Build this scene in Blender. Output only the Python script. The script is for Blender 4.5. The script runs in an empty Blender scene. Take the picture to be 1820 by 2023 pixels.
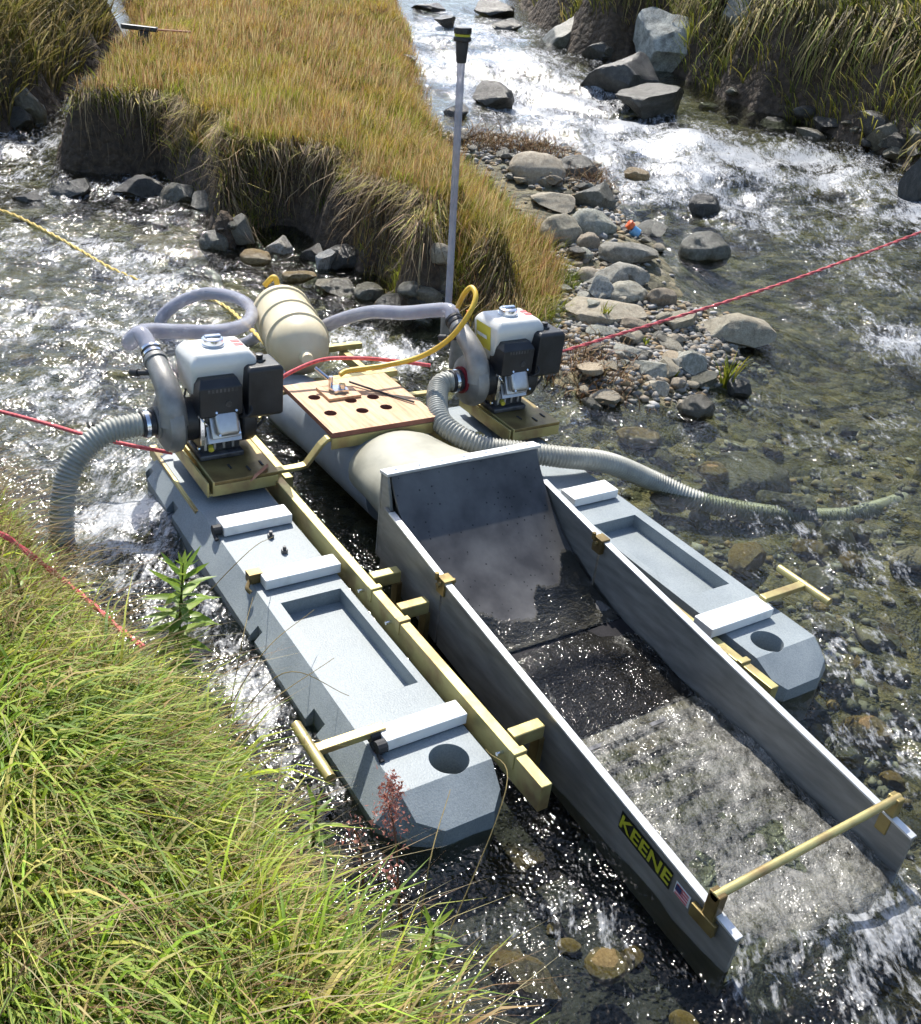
import bpy, bmesh, math, random
import numpy as np
from mathutils import Vector, Matrix

random.seed(7); RNG = np.random.default_rng(7)
scene = bpy.context.scene
C = scene.collection

# ------------------------------------------------------------------ camera
# world = dredge frame: +x downstream along the sluice, +y across to the far pontoon, +z up (metres)
CR = np.array([[0.52480378, 0.84468115, 0.10533166],
               [0.47365302, -0.18696099, -0.86063837],
               [-0.7072721, 0.50155692, -0.49820361]])
CT = np.array([0.1534, 0.3945, 2.8412])
FPX = 1921.18                      # focal length in units of a 1820-wide frame
CP = -CR.T @ CT
cam_d = bpy.data.cameras.new('camera'); cam = bpy.data.objects.new('camera', cam_d); C.objects.link(cam)
cam_d.sensor_fit = 'HORIZONTAL'; cam_d.sensor_width = 36.0; cam_d.lens = 36.0 * FPX / 1820.0
cam_d.clip_start = 0.05; cam_d.clip_end = 500.0
m4 = Matrix.Identity(4)
for i in range(3):
    m4[i][0] = CR[0][i]; m4[i][1] = -CR[1][i]; m4[i][2] = -CR[2][i]; m4[i][3] = CP[i]
cam.matrix_world = m4
scene.camera = cam

# ------------------------------------------------------------------ sky, sun, exposure
SUN_EL = math.radians(51.0)
SUN_H = Vector((-0.965, 0.26, 0.0)).normalized()
SUN_DIR = (SUN_H * math.cos(SUN_EL) + Vector((0, 0, math.sin(SUN_EL)))).normalized()
world = bpy.data.worlds.new('World'); scene.world = world; world.use_nodes = True
wn = world.node_tree; wn.nodes.clear()
sky = wn.nodes.new('ShaderNodeTexSky'); sky.sky_type = 'NISHITA'; sky.sun_disc = False
sky.sun_elevation = SUN_EL; sky.sun_rotation = math.atan2(SUN_H.x, SUN_H.y)
sky.air_density = 1.0; sky.dust_density = 1.2
bgn = wn.nodes.new('ShaderNodeBackground'); bgn.inputs['Strength'].default_value = 0.15
wo = wn.nodes.new('ShaderNodeOutputWorld')
wn.links.new(sky.outputs[0], bgn.inputs[0]); wn.links.new(bgn.outputs[0], wo.inputs[0])
sd_ = bpy.data.lights.new('sun', 'SUN'); sd_.energy = 4.8; sd_.angle = math.radians(0.53); sd_.color = (1.0, 0.955, 0.87)
sun = bpy.data.objects.new('sun', sd_); C.objects.link(sun)
sun.rotation_euler = SUN_DIR.to_track_quat('Z', 'Y').to_euler(); sun.location = (-6, 4, 12)
scene.view_settings.view_transform = 'Standard'; scene.view_settings.look = 'None'
scene.view_settings.exposure = 0.6; scene.view_settings.gamma = 1.0; scene.view_settings.use_curve_mapping = False
scene.cycles.max_bounces = 5; scene.cycles.diffuse_bounces = 2; scene.cycles.glossy_bounces = 3; scene.cycles.transparent_max_bounces = 10
scene.cycles.use_denoising = True; scene.cycles.use_adaptive_sampling = True; scene.cycles.adaptive_threshold = 0.035; scene.cycles.adaptive_min_samples = 16
scene.cycles.sample_clamp_indirect = 6.0
scene.cycles.caustics_reflective = False; scene.cycles.caustics_refractive = False

# ------------------------------------------------------------------ numeric helpers
def smooth(a, b, x):
    t = np.clip((np.asarray(x, float) - a) / (b - a), 0, 1); return t * t * (3 - 2 * t)
_perm = np.random.default_rng(3).permutation(512)
_perm = np.concatenate([_perm, _perm, _perm])
def _h3(i, j, k):
    return _perm[(_perm[(_perm[i & 511] + j) & 511] + k) & 511] / 511.0 * 2 - 1
def noise3(x, y, z):
    x = np.asarray(x, float); y = np.asarray(y, float); z = np.asarray(z, float) + 0 * x
    xi = np.floor(x).astype(int); yi = np.floor(y).astype(int); zi = np.floor(z).astype(int)
    xf = x - xi; yf = y - yi; zf = z - zi
    u = xf * xf * (3 - 2 * xf); v = yf * yf * (3 - 2 * yf); w = zf * zf * (3 - 2 * zf)
    def L(a, b, t): return a + (b - a) * t
    return L(L(L(_h3(xi, yi, zi), _h3(xi + 1, yi, zi), u), L(_h3(xi, yi + 1, zi), _h3(xi + 1, yi + 1, zi), u), v),
             L(L(_h3(xi, yi, zi + 1), _h3(xi + 1, yi, zi + 1), u), L(_h3(xi, yi + 1, zi + 1), _h3(xi + 1, yi + 1, zi + 1), u), v), w)
def fbm(x, y, s, octv=4, z=0.0):
    t = 0; a = 1.0; n = 0
    for o in range(octv):
        t = t + a * noise3(np.asarray(x) * s + 17.3 * o, np.asarray(y) * s - 9.1 * o, z + 5.7 * o); n += a; a *= 0.5; s *= 2.05
    return t / n

def zw(x, y):
    """height of the stream surface: level round the dredge, climbing upstream (away from the camera)"""
    x = np.asarray(x, float); y = np.asarray(y, float)
    s = -0.816 * x + 0.579 * y; r = 0.579 * x + 0.816 * y
    q = (s - 2.4) / 0.5
    sp = 0.5 * np.where(q > 20, q, np.log1p(np.exp(np.minimum(q, 20))))
    sp = np.minimum(sp, 14.0)
    return 0.084 + 0.11 * sp + 0.045 * np.clip(r, -6, 8) * smooth(1.6, 4.5, s)

def zws(x, y):
    s = -0.816 * x + 0.579 * y; r = 0.579 * x + 0.816 * y
    q = (s - 2.4) / 0.5; sp = 0.5 * (q if q > 20 else math.log1p(math.exp(q))); sp = min(sp, 14.0)
    t = min(1.0, max(0.0, (s - 1.6) / 2.9)); t = t * t * (3 - 2 * t)
    return 0.084 + 0.11 * sp + 0.045 * min(8.0, max(-6.0, r)) * t
def ray(px, py):
    return CR.T @ np.array([(px - 910) / FPX, (py - 1011.5) / FPX, 1.0])
def bz(px, py, z):
    """where the sight line of a photo point meets the level z"""
    r = ray(px, py); return CP + r * ((z - CP[2]) / r[2])
def by(px, py, y):
    r = ray(px, py); return CP + r * ((y - CP[1]) / r[1])
def at(px, py, h=0.0):
    """where it meets the stream surface raised by h"""
    r = ray(px, py); rx, ry, rz = map(float, r); cx, cy, cz = map(float, CP); a = 0.3; t = a
    while t < 60:
        if cz + rz * t < zws(cx + rx * t, cy + ry * t) + h: break
        a = t; t += 0.25
    lo, hi = a, t
    for _ in range(18):
        mm = (lo + hi) / 2
        if cz + rz * mm < zws(cx + rx * mm, cy + ry * mm) + h: hi = mm
        else: lo = mm
    return CP + r * hi

# ------------------------------------------------------------------ materials
MATS = {}
def newmat(name):
    m = bpy.data.materials.new(name); m.use_nodes = True
    nt = m.node_tree; b = nt.nodes['Principled BSDF']; MATS[name] = m
    return m, nt, b
def N(nt, typ, **kw):
    n = nt.nodes.new(typ)
    for k, v in kw.items():
        if k in n.inputs: n.inputs[k].default_value = v
        else: setattr(n, k, v)
    return n
def ramp(nt, fac, stops):
    r = nt.nodes.new('ShaderNodeValToRGB'); cr = r.color_ramp
    while len(cr.elements) < len(stops): cr.elements.new(0.5)
    for e, (p, c) in zip(cr.elements, stops):
        e.position = p; e.color = (*c, 1) if len(c) == 3 else c
    nt.links.new(fac, r.inputs[0]); return r
def coords(nt, kind='Object', scale=None, src=None):
    tc = nt.nodes.new('ShaderNodeTexCoord')
    if scale is None: return tc.outputs[kind]
    mp = nt.nodes.new('ShaderNodeMapping'); mp.inputs['Scale'].default_value = scale
    nt.links.new(tc.outputs[kind], mp.inputs[0]); return mp.outputs[0]
def geo_pos(nt, scale=None):
    g = nt.nodes.new('ShaderNodeNewGeometry')
    if scale is None: return g.outputs['Position']
    mp = nt.nodes.new('ShaderNodeMapping'); mp.inputs['Scale'].default_value = scale
    nt.links.new(g.outputs['Position'], mp.inputs[0]); return mp.outputs[0]
def noise(nt, vec, scale, detail=4, rough=0.55):
    n = nt.nodes.new('ShaderNodeTexNoise'); n.inputs['Scale'].default_value = scale
    n.inputs['Detail'].default_value = detail; n.inputs['Roughness'].default_value = rough
    nt.links.new(vec, n.inputs['Vector']); return n.outputs['Fac']
def bump(nt, b, h, strength, dist):
    n = nt.nodes.new('ShaderNodeBump'); n.inputs['Strength'].default_value = strength; n.inputs['Distance'].default_value = dist
    nt.links.new(h, n.inputs['Height']); nt.links.new(n.outputs[0], b.inputs['Normal']); return n
def simple(name, c1, c2, rough=0.5, metal=0.0, nscale=14, nd=5, lo=0.35, hi=0.7, bs=0.15, bd=0.002, bscale=120, rvar=0.12, spec=0.5, scale3=None):
    m, nt, b = newmat(name)
    v = coords(nt, 'Object', scale3)
    f = noise(nt, v, nscale, nd)
    r = ramp(nt, f, [(lo, c1), (hi, c2)])
    nt.links.new(r.outputs[0], b.inputs['Base Color'])
    b.inputs['Metallic'].default_value = metal; b.inputs['Specular IOR Level'].default_value = spec
    f2 = noise(nt, v, bscale, 3)
    mr = N(nt, 'ShaderNodeMapRange'); nt.links.new(f, mr.inputs['Value'])
    mr.inputs['To Min'].default_value = max(0.03, rough - rvar); mr.inputs['To Max'].default_value = min(1, rough + rvar)
    nt.links.new(mr.outputs[0], b.inputs['Roughness'])
    bump(nt, b, f2, bs, bd)
    return m

simple('pontoon_plastic', (0.20, 0.232, 0.246), (0.28, 0.315, 0.327), rough=0.5, nscale=6, bs=0.35, bscale=260)
# speckle of the galvanised-looking moulded plastic
_m = MATS['pontoon_plastic']; _nt = _m.node_tree; _b = _nt.nodes['Principled BSDF']
_f = noise(_nt, coords(_nt), 210, 2, 0.7); _r = ramp(_nt, _f, [(0.34, (0.84, 0.85, 0.87)), (0.6, (1.06, 1.06, 1.06))])
_mx = N(_nt, 'ShaderNodeMix', data_type='RGBA', blend_type='MULTIPLY'); _mx.inputs[0].default_value = 1.0
_src = _b.inputs['Base Color'].links[0].from_socket
_nt.links.new(_src, _mx.inputs[6]); _nt.links.new(_r.outputs[0], _mx.inputs[7]); _nt.links.new(_mx.outputs[2], _b.inputs['Base Color'])
simple('white_paint', (0.70, 0.70, 0.67), (0.86, 0.855, 0.83), rough=0.42, nscale=22, lo=0.25, hi=0.45)
simple('tank_white', (0.56, 0.55, 0.52), (0.74, 0.73, 0.69), rough=0.35, nscale=9, lo=0.2, hi=0.5)
simple('black_plastic', (0.012, 0.013, 0.016), (0.03, 0.031, 0.036), rough=0.42, bs=0.3, bscale=300)
simple('black_rubber', (0.02, 0.02, 0.022), (0.045, 0.045, 0.048), rough=0.65)
simple('cast_grey', (0.20, 0.195, 0.185), (0.34, 0.33, 0.31), rough=0.5, metal=0.35, bs=0.4, bscale=220)
simple('engine_dark', (0.05, 0.052, 0.056), (0.16, 0.16, 0.17), rough=0.45, metal=0.5, nscale=30, bs=0.4)
simple('engine_silver', (0.45, 0.45, 0.46), (0.62, 0.62, 0.64), rough=0.34, metal=0.75)
simple('chrome', (0.6, 0.62, 0.66), (0.75, 0.77, 0.8), rough=0.16, metal=1.0, rvar=0.05)
simple('aluminium', (0.20, 0.195, 0.18), (0.31, 0.30, 0.275), rough=0.5, metal=0.4, nscale=5, bs=0.12, bscale=90, scale3=(2, 1, 9))
simple('aluminium_bright', (0.66, 0.66, 0.65), (0.78, 0.78, 0.77), rough=0.38, metal=0.55)
simple('header_grey', (0.045, 0.043, 0.043), (0.135, 0.132, 0.13), rough=0.4, metal=0.2, nscale=6, bs=0.12, bscale=40)
simple('zinc_yellow', (0.32, 0.19, 0.09), (0.54, 0.47, 0.20), rough=0.38, metal=0.5, nscale=11, lo=0.28, hi=0.56)
simple('zinc_bronze', (0.16, 0.11, 0.045), (0.36, 0.28, 0.11), rough=0.4, metal=0.6, nscale=10)
simple('cream_plastic', (0.66, 0.56, 0.36), (0.78, 0.69, 0.48), rough=0.42, nscale=6, bs=0.08)
simple('cream_tube', (0.23, 0.225, 0.18), (0.38, 0.365, 0.29), rough=0.5, nscale=7, lo=0.3, hi=0.6)
simple('grey_tube', (0.20, 0.225, 0.25), (0.30, 0.33, 0.36), rough=0.45, nscale=8)
simple('corrugated', (0.27, 0.27, 0.235), (0.42, 0.42, 0.37), rough=0.45, nscale=9)
simple('hose_yellow', (0.58, 0.36, 0.03), (0.76, 0.50, 0.06), rough=0.42, nscale=14)
simple('rope_red', (0.52, 0.07, 0.08), (0.80, 0.20, 0.20), rough=0.8, nscale=90)
simple('rope_yellow', (0.62, 0.42, 0.10), (0.80, 0.62, 0.22), rough=0.8, nscale=60)
simple('orange', (0.75, 0.12, 0.03), (0.85, 0.2, 0.05), rough=0.45)
simple('blue_plastic', (0.10, 0.30, 0.55), (0.2, 0.45, 0.7), rough=0.35)
simple('label_yellow', (0.62, 0.52, 0.04), (0.72, 0.62, 0.08), rough=0.5)
simple('label_red', (0.6, 0.05, 0.06), (0.72, 0.12, 0.12), rough=0.5)
simple('dark_red', (0.16, 0.012, 0.02), (0.24, 0.02, 0.03), rough=0.5)
simple('sticker_black', (0.008, 0.008, 0.006), (0.016, 0.016, 0.012), rough=0.45)
simple('sticker_yellow', (0.42, 0.40, 0.02), (0.52, 0.5, 0.04), rough=0.45)
simple('sticker_blue', (0.02, 0.03, 0.09), (0.03, 0.04, 0.12), rough=0.5)
simple('rubber_mat', (0.012, 0.0115, 0.013), (0.032, 0.03, 0.033), rough=0.8, nscale=12, spec=0.15)
simple('sluice_bed', (0.09, 0.088, 0.06), (0.22, 0.21, 0.155), rough=0.8, nscale=35, bs=0.7, bd=0.006, bscale=60)
simple('bag_orange', (0.42, 0.17, 0.09), (0.55, 0.27, 0.16), rough=0.7)

# spots on the header ramp
_m = MATS['header_grey']; _nt = _m.node_tree; _b = _nt.nodes['Principled BSDF']
_v = _nt.nodes.new('ShaderNodeTexVoronoi'); _v.inputs['Scale'].default_value = 46; _v.inputs['Randomness'].default_value = 1
_nt.links.new(coords(_nt), _v.inputs['Vector'])
_r = ramp(_nt, _v.outputs['Distance'], [(0.10, (0.1, 0.1, 0.1)), (0.15, (1, 1, 1))])
_mx = N(_nt, 'ShaderNodeMix', data_type='RGBA', blend_type='MULTIPLY'); _mx.inputs[0].default_value = 0.9
_src = _b.inputs['Base Color'].links[0].from_socket
_nt.links.new(_src, _mx.inputs[6]); _nt.links.new(_r.outputs[0], _mx.inputs[7]); _nt.links.new(_mx.outputs[2], _b.inputs['Base Color'])

def mat_plywood():
    m, nt, b = newmat('plywood')
    v = coords(nt, 'Object', (3.0, 26.0, 26.0)); f = noise(nt, v, 2.6, 6, 0.6)
    r = ramp(nt, f, [(0.3, (0.42, 0.21, 0.10)), (0.5, (0.60, 0.36, 0.20)), (0.7, (0.68, 0.45, 0.27))])
    nt.links.new(r.outputs[0], b.inputs['Base Color']); b.inputs['Roughness'].default_value = 0.62
    bump(nt, b, f, 0.2, 0.002)
mat_plywood()
simple('plywood_edge', (0.20, 0.07, 0.05), (0.34, 0.15, 0.10), rough=0.7)

def mat_clear():
    m, nt, b = newmat('clear_hose')
    v = coords(nt); f = noise(nt, v, 12, 3)
    r = ramp(nt, f, [(0.3, (0.36, 0.36, 0.42)), (0.7, (0.55, 0.55, 0.60))])
    nt.links.new(r.outputs[0], b.inputs['Base Color']); b.inputs['Roughness'].default_value = 0.18
    tr = N(nt, 'ShaderNodeBsdfTransparent'); tr.inputs[0].default_value = (0.86, 0.86, 0.92, 1)
    mx = N(nt, 'ShaderNodeMixShader'); mx.inputs[0].default_value = 0.62
    nt.links.new(tr.outputs[0], mx.inputs[1]); nt.links.new(b.outputs[0], mx.inputs[2])
    nt.links.new(mx.outputs[0], nt.nodes['Material Output'].inputs[0])
mat_clear()

def mat_stone(name, cols, wet=False):
    m, nt, b = newmat(name)
    oi = nt.nodes.new('ShaderNodeObjectInfo')
    g = coords(nt, 'Object')
    ad = N(nt, 'ShaderNodeVectorMath', operation='ADD'); nt.links.new(g, ad.inputs[0]); nt.links.new(oi.outputs['Location'], ad.inputs[1])
    f = noise(nt, ad.outputs[0], 7, 4, 0.65); f2 = noise(nt, ad.outputs[0], 45, 3, 0.7)
    r = ramp(nt, f, [(0.25, cols[0]), (0.5, cols[1]), (0.75, cols[2])])
    r2 = ramp(nt, f2, [(0.35, (0.7, 0.7, 0.7)), (0.65, (1.2, 1.2, 1.2))])
    mx = N(nt, 'ShaderNodeMix', data_type='RGBA', blend_type='MULTIPLY'); mx.inputs[0].default_value = 1
    nt.links.new(r.outputs[0], mx.inputs[6]); nt.links.new(r2.outputs[0], mx.inputs[7])
    r3 = ramp(nt, oi.outputs['Random'], [(0.0, (0.62, 0.6, 0.56)), (0.35, (1.0, 1.0, 0.98)), (0.7, (0.85, 0.9, 0.86)), (1.0, (1.25, 1.15, 1.0))])
    mx2 = N(nt, 'ShaderNodeMix', data_type='RGBA', blend_type='MULTIPLY'); mx2.inputs[0].default_value = 1
    nt.links.new(mx.outputs[2], mx2.inputs[6]); nt.links.new(r3.outputs[0], mx2.inputs[7])
    nt.links.new(mx2.outputs[2], b.inputs['Base Color'])
    b.inputs['Roughness'].default_value = 0.3 if wet else 0.8
    ab = N(nt, 'ShaderNodeMath', operation='ADD'); nt.links.new(f, ab.inputs[0]); nt.links.new(f2, ab.inputs[1])
    bump(nt, b, ab.outputs[0], 0.6, 0.012)
    return m
mat_stone('stone_dry', [(0.17, 0.155, 0.12), (0.33, 0.315, 0.27), (0.50, 0.485, 0.43)])
mat_stone('stone_tan', [(0.22, 0.18, 0.13), (0.37, 0.31, 0.235), (0.48, 0.42, 0.33)])
mat_stone('stone_dark', [(0.022, 0.020, 0.017), (0.052, 0.048, 0.042), (0.105, 0.10, 0.088)], True)
mat_stone('stone_wet', [(0.065, 0.058, 0.042), (0.13, 0.12, 0.092), (0.22, 0.205, 0.165)], True)
mat_stone('stone_ochre', [(0.15, 0.095, 0.035), (0.27, 0.18, 0.075), (0.36, 0.26, 0.12)], True)
mat_stone('stone_pale', [(0.12, 0.115, 0.105), (0.34, 0.335, 0.32), (0.55, 0.545, 0.52)])

def mat_ground():
    m, nt, b = newmat('ground_soil')
    p = geo_pos(nt)
    big = noise(nt, p, 1.7, 3, 0.6); fine = noise(nt, p, 22, 3, 0.7)
    vor = nt.nodes.new('ShaderNodeTexVoronoi'); vor.inputs['Scale'].default_value = 15; nt.links.new(p, vor.inputs['Vector'])
    bedc = ramp(nt, vor.outputs['Color'], [(0.1, (0.05, 0.046, 0.028)), (0.45, (0.12, 0.112, 0.068)), (0.75, (0.17, 0.14, 0.075)), (0.95, (0.22, 0.20, 0.15))])
    bedn = ramp(nt, fine, [(0.3, (0.6, 0.6, 0.6)), (0.7, (1.25, 1.22, 1.15))])
    mxb = N(nt, 'ShaderNodeMix', data_type='RGBA', blend_type='MULTIPLY'); mxb.inputs[0].default_value = 1
    nt.links.new(bedc.outputs[0], mxb.inputs[6]); nt.links.new(bedn.outputs[0], mxb.inputs[7])
    soil = ramp(nt, fine, [(0.3, (0.028, 0.019, 0.012)), (0.55, (0.065, 0.045, 0.028)), (0.8, (0.12, 0.085, 0.05))])
    turf = ramp(nt, big, [(0.3, (0.07, 0.065, 0.02)), (0.7, (0.13, 0.10, 0.035))])
    at_ = nt.nodes.new('ShaderNodeAttribute'); at_.attribute_name = 'land'
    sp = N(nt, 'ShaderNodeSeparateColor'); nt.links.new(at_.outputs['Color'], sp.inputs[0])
    ms = N(nt, 'ShaderNodeMix', data_type='RGBA'); nt.links.new(sp.outputs[2], ms.inputs[0]); nt.links.new(mxb.outputs[2], ms.inputs[6]); ms.inputs[7].default_value = (0.022, 0.022, 0.026, 1)  # darkens the deep pool; the raft's shade is painted into the bed colour
    m1 = N(nt, 'ShaderNodeMix', data_type='RGBA'); nt.links.new(sp.outputs[0], m1.inputs[0]); nt.links.new(ms.outputs[2], m1.inputs[6]); nt.links.new(soil.outputs[0], m1.inputs[7])
    m2 = N(nt, 'ShaderNodeMix', data_type='RGBA'); nt.links.new(sp.outputs[1], m2.inputs[0]); nt.links.new(m1.outputs[2], m2.inputs[6]); nt.links.new(turf.outputs[0], m2.inputs[7])
    nt.links.new(m2.outputs[2], b.inputs['Base Color']); b.inputs['Roughness'].default_value = 0.85
    inv = N(nt, 'ShaderNodeMath', operation='SUBTRACT'); nt.links.new(fine, inv.inputs[0]); nt.links.new(vor.outputs['Distance'], inv.inputs[1])
    bump(nt, b, inv.outputs[0], 0.9, 0.03)
mat_ground()

def mat_foliage(name, transl=0.42, rough=0.55):
    m, nt, b = newmat(name)
    a = nt.nodes.new('ShaderNodeAttribute'); a.attribute_name = 'tint'
    nt.links.new(a.outputs['Color'], b.inputs['Base Color']); b.inputs['Roughness'].default_value = rough
    b.inputs['Specular IOR Level'].default_value = 0.35
    t = N(nt, 'ShaderNodeBsdfTranslucent'); nt.links.new(a.outputs['Color'], t.inputs[0])
    mx = N(nt, 'ShaderNodeMixShader'); mx.inputs[0].default_value = transl
    nt.links.new(b.outputs[0], mx.inputs[1]); nt.links.new(t.outputs[0], mx.inputs[2])
    nt.links.new(mx.outputs[0], nt.nodes['Material Output'].inputs[0])
mat_foliage('grass_blade'); mat_foliage('leaf', 0.4, 0.42); mat_foliage('dry_root', 0.1, 0.8)

def mat_water(name, tint=(0.72, 0.77, 0.66), rough=0.06, fs=1.0, foamcol=(0.42, 0.43, 0.445), bd=0.0105, soft=0.30, t0=1.12, t1=0.44, fmax=0.9, stretch=0.5):
    m, nt, b = newmat(name)
    nt.nodes.remove(b)
    p = geo_pos(nt)
    a = nt.nodes.new('ShaderNodeAttribute'); a.attribute_name = 'foam'
    n1 = noise(nt, p, 9 * fs, 2, 0.62); n2 = noise(nt, p, 34 * fs, 2, 0.7); n3 = noise(nt, p, 95 * fs, 0, 0.6)
    s1 = N(nt, 'ShaderNodeMath', operation='MULTIPLY_ADD'); nt.links.new(n2, s1.inputs[0]); s1.inputs[1].default_value = 0.55; nt.links.new(n1, s1.inputs[2])
    s2 = N(nt, 'ShaderNodeMath', operation='MULTIPLY_ADD'); nt.links.new(n3, s2.inputs[0]); s2.inputs[1].default_value = 0.25; nt.links.new(s1.outputs[0], s2.inputs[2])
    bp_ = N(nt, 'ShaderNodeBump'); bp_.inputs['Strength'].default_value = 1.0; bp_.inputs['Distance'].default_value = bd
    nt.links.new(s2.outputs[0], bp_.inputs['Height'])
    # foam: fine flecks whose cover follows the attribute
    fl = (0.816, -0.579, 0); fp = (0.579, 0.816, 0)
    d1 = N(nt, 'ShaderNodeVectorMath', operation='DOT_PRODUCT'); nt.links.new(p, d1.inputs[0]); d1.inputs[1].default_value = tuple(c * stretch for c in fl)
    d2 = N(nt, 'ShaderNodeVectorMath', operation='DOT_PRODUCT'); nt.links.new(p, d2.inputs[0]); d2.inputs[1].default_value = fp
    cx_ = N(nt, 'ShaderNodeCombineXYZ'); nt.links.new(d1.outputs['Value'], cx_.inputs[0]); nt.links.new(d2.outputs['Value'], cx_.inputs[1])
    fn1 = noise(nt, cx_.outputs[0], 17 * fs, 4, 0.72); fn2 = noise(nt, cx_.outputs[0], 70 * fs, 2, 0.7)
    fm = N(nt, 'ShaderNodeMath', operation='MULTIPLY_ADD'); nt.links.new(fn2, fm.inputs[0]); fm.inputs[1].default_value = 0.6; nt.links.new(fn1, fm.inputs[2])
    th = N(nt, 'ShaderNodeMapRange'); nt.links.new(a.outputs['Fac'], th.inputs['Value']); th.inputs['To Min'].default_value = t0; th.inputs['To Max'].default_value = t1
    df = N(nt, 'ShaderNodeMath', operation='SUBTRACT'); nt.links.new(fm.outputs[0], df.inputs[0]); nt.links.new(th.outputs[0], df.inputs[1])
    fk = N(nt, 'ShaderNodeMapRange'); nt.links.new(df.outputs[0], fk.inputs['Value'])
    fk.inputs['From Min'].default_value = 0.0; fk.inputs['From Max'].default_value = soft; fk.inputs['To Max'].default_value = fmax
    tr = N(nt, 'ShaderNodeBsdfTransparent'); tr.inputs[0].default_value = (*tint, 1)
    gl = N(nt, 'ShaderNodeBsdfGlossy'); gl.inputs['Roughness'].default_value = rough; gl.inputs[0].default_value = (1, 1, 1, 1)
    nt.links.new(bp_.outputs[0], gl.inputs['Normal'])
    fr = N(nt, 'ShaderNodeFresnel'); fr.inputs['IOR'].default_value = 1.33; nt.links.new(bp_.outputs[0], fr.inputs['Normal'])
    mx = N(nt, 'ShaderNodeMixShader'); nt.links.new(fr.outputs[0], mx.inputs[0]); nt.links.new(tr.outputs[0], mx.inputs[1]); nt.links.new(gl.outputs[0], mx.inputs[2])
    fo = N(nt, 'ShaderNodeBsdfPrincipled'); fo.inputs['Base Color'].default_value = (*foamcol, 1); fo.inputs['Roughness'].default_value = 0.35
    nt.links.new(bp_.outputs[0], fo.inputs['Normal'])
    mf = N(nt, 'ShaderNodeMixShader'); nt.links.new(fk.outputs[0], mf.inputs[0]); nt.links.new(mx.outputs[0], mf.inputs[1]); nt.links.new(fo.outputs[0], mf.inputs[2])
    nt.links.new(mf.outputs[0], nt.nodes['Material Output'].inputs[0])
mat_water('stream_water')
mat_water('sluice_water_material', tint=(0.74, 0.73, 0.66), fs=2.4, rough=0.08, bd=0.005, foamcol=(0.40, 0.39, 0.355), soft=0.5, t0=1.1, t1=0.5, fmax=0.62, stretch=0.7)

# ------------------------------------------------------------------ object helpers
def tag(o, label=None, cat=None, group=None, kind=None):
    if label: o['label'] = label
    if cat: o['category'] = cat
    if group: o['group'] = group
    if kind: o['kind'] = kind
    return o
def thing(name, label, cat, loc=(0, 0, 0), group=None):
    o = bpy.data.objects.new(name, None); C.objects.link(o); o.location = loc; o.empty_display_size = 0.05
    return tag(o, label, cat, group)
def mesh_np(name, V, F, mat, parent=None, smooth_=False, attrs=None):
    me = bpy.data.meshes.new(name)
    V = np.asarray(V, np.float32)
    if isinstance(F, np.ndarray):
        n, k = F.shape
        me.vertices.add(len(V)); me.vertices.foreach_set('co', V.ravel())
        me.loops.add(n * k); me.loops.foreach_set('vertex_index', F.astype(np.int32).ravel())
        me.polygons.add(n); me.polygons.foreach_set('loop_start', np.arange(0, n * k, k, dtype=np.int32))
        me.update(calc_edges=True)
    else:
        me.from_pydata([tuple(map(float, v)) for v in V], [], F)
    if smooth_: me.polygons.foreach_set('use_smooth', np.ones(len(me.polygons), bool))
    for an, (typ, data) in (attrs or {}).items():
        at_ = me.attributes.new(an, typ, 'POINT')
        at_.data.foreach_set('color' if typ == 'FLOAT_COLOR' else 'value', np.asarray(data, np.float32).ravel())
    me.materials.append(MATS[mat]); me.update()
    o = bpy.data.objects.new(name, me); C.objects.link(o); o.parent = parent
    return o

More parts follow.
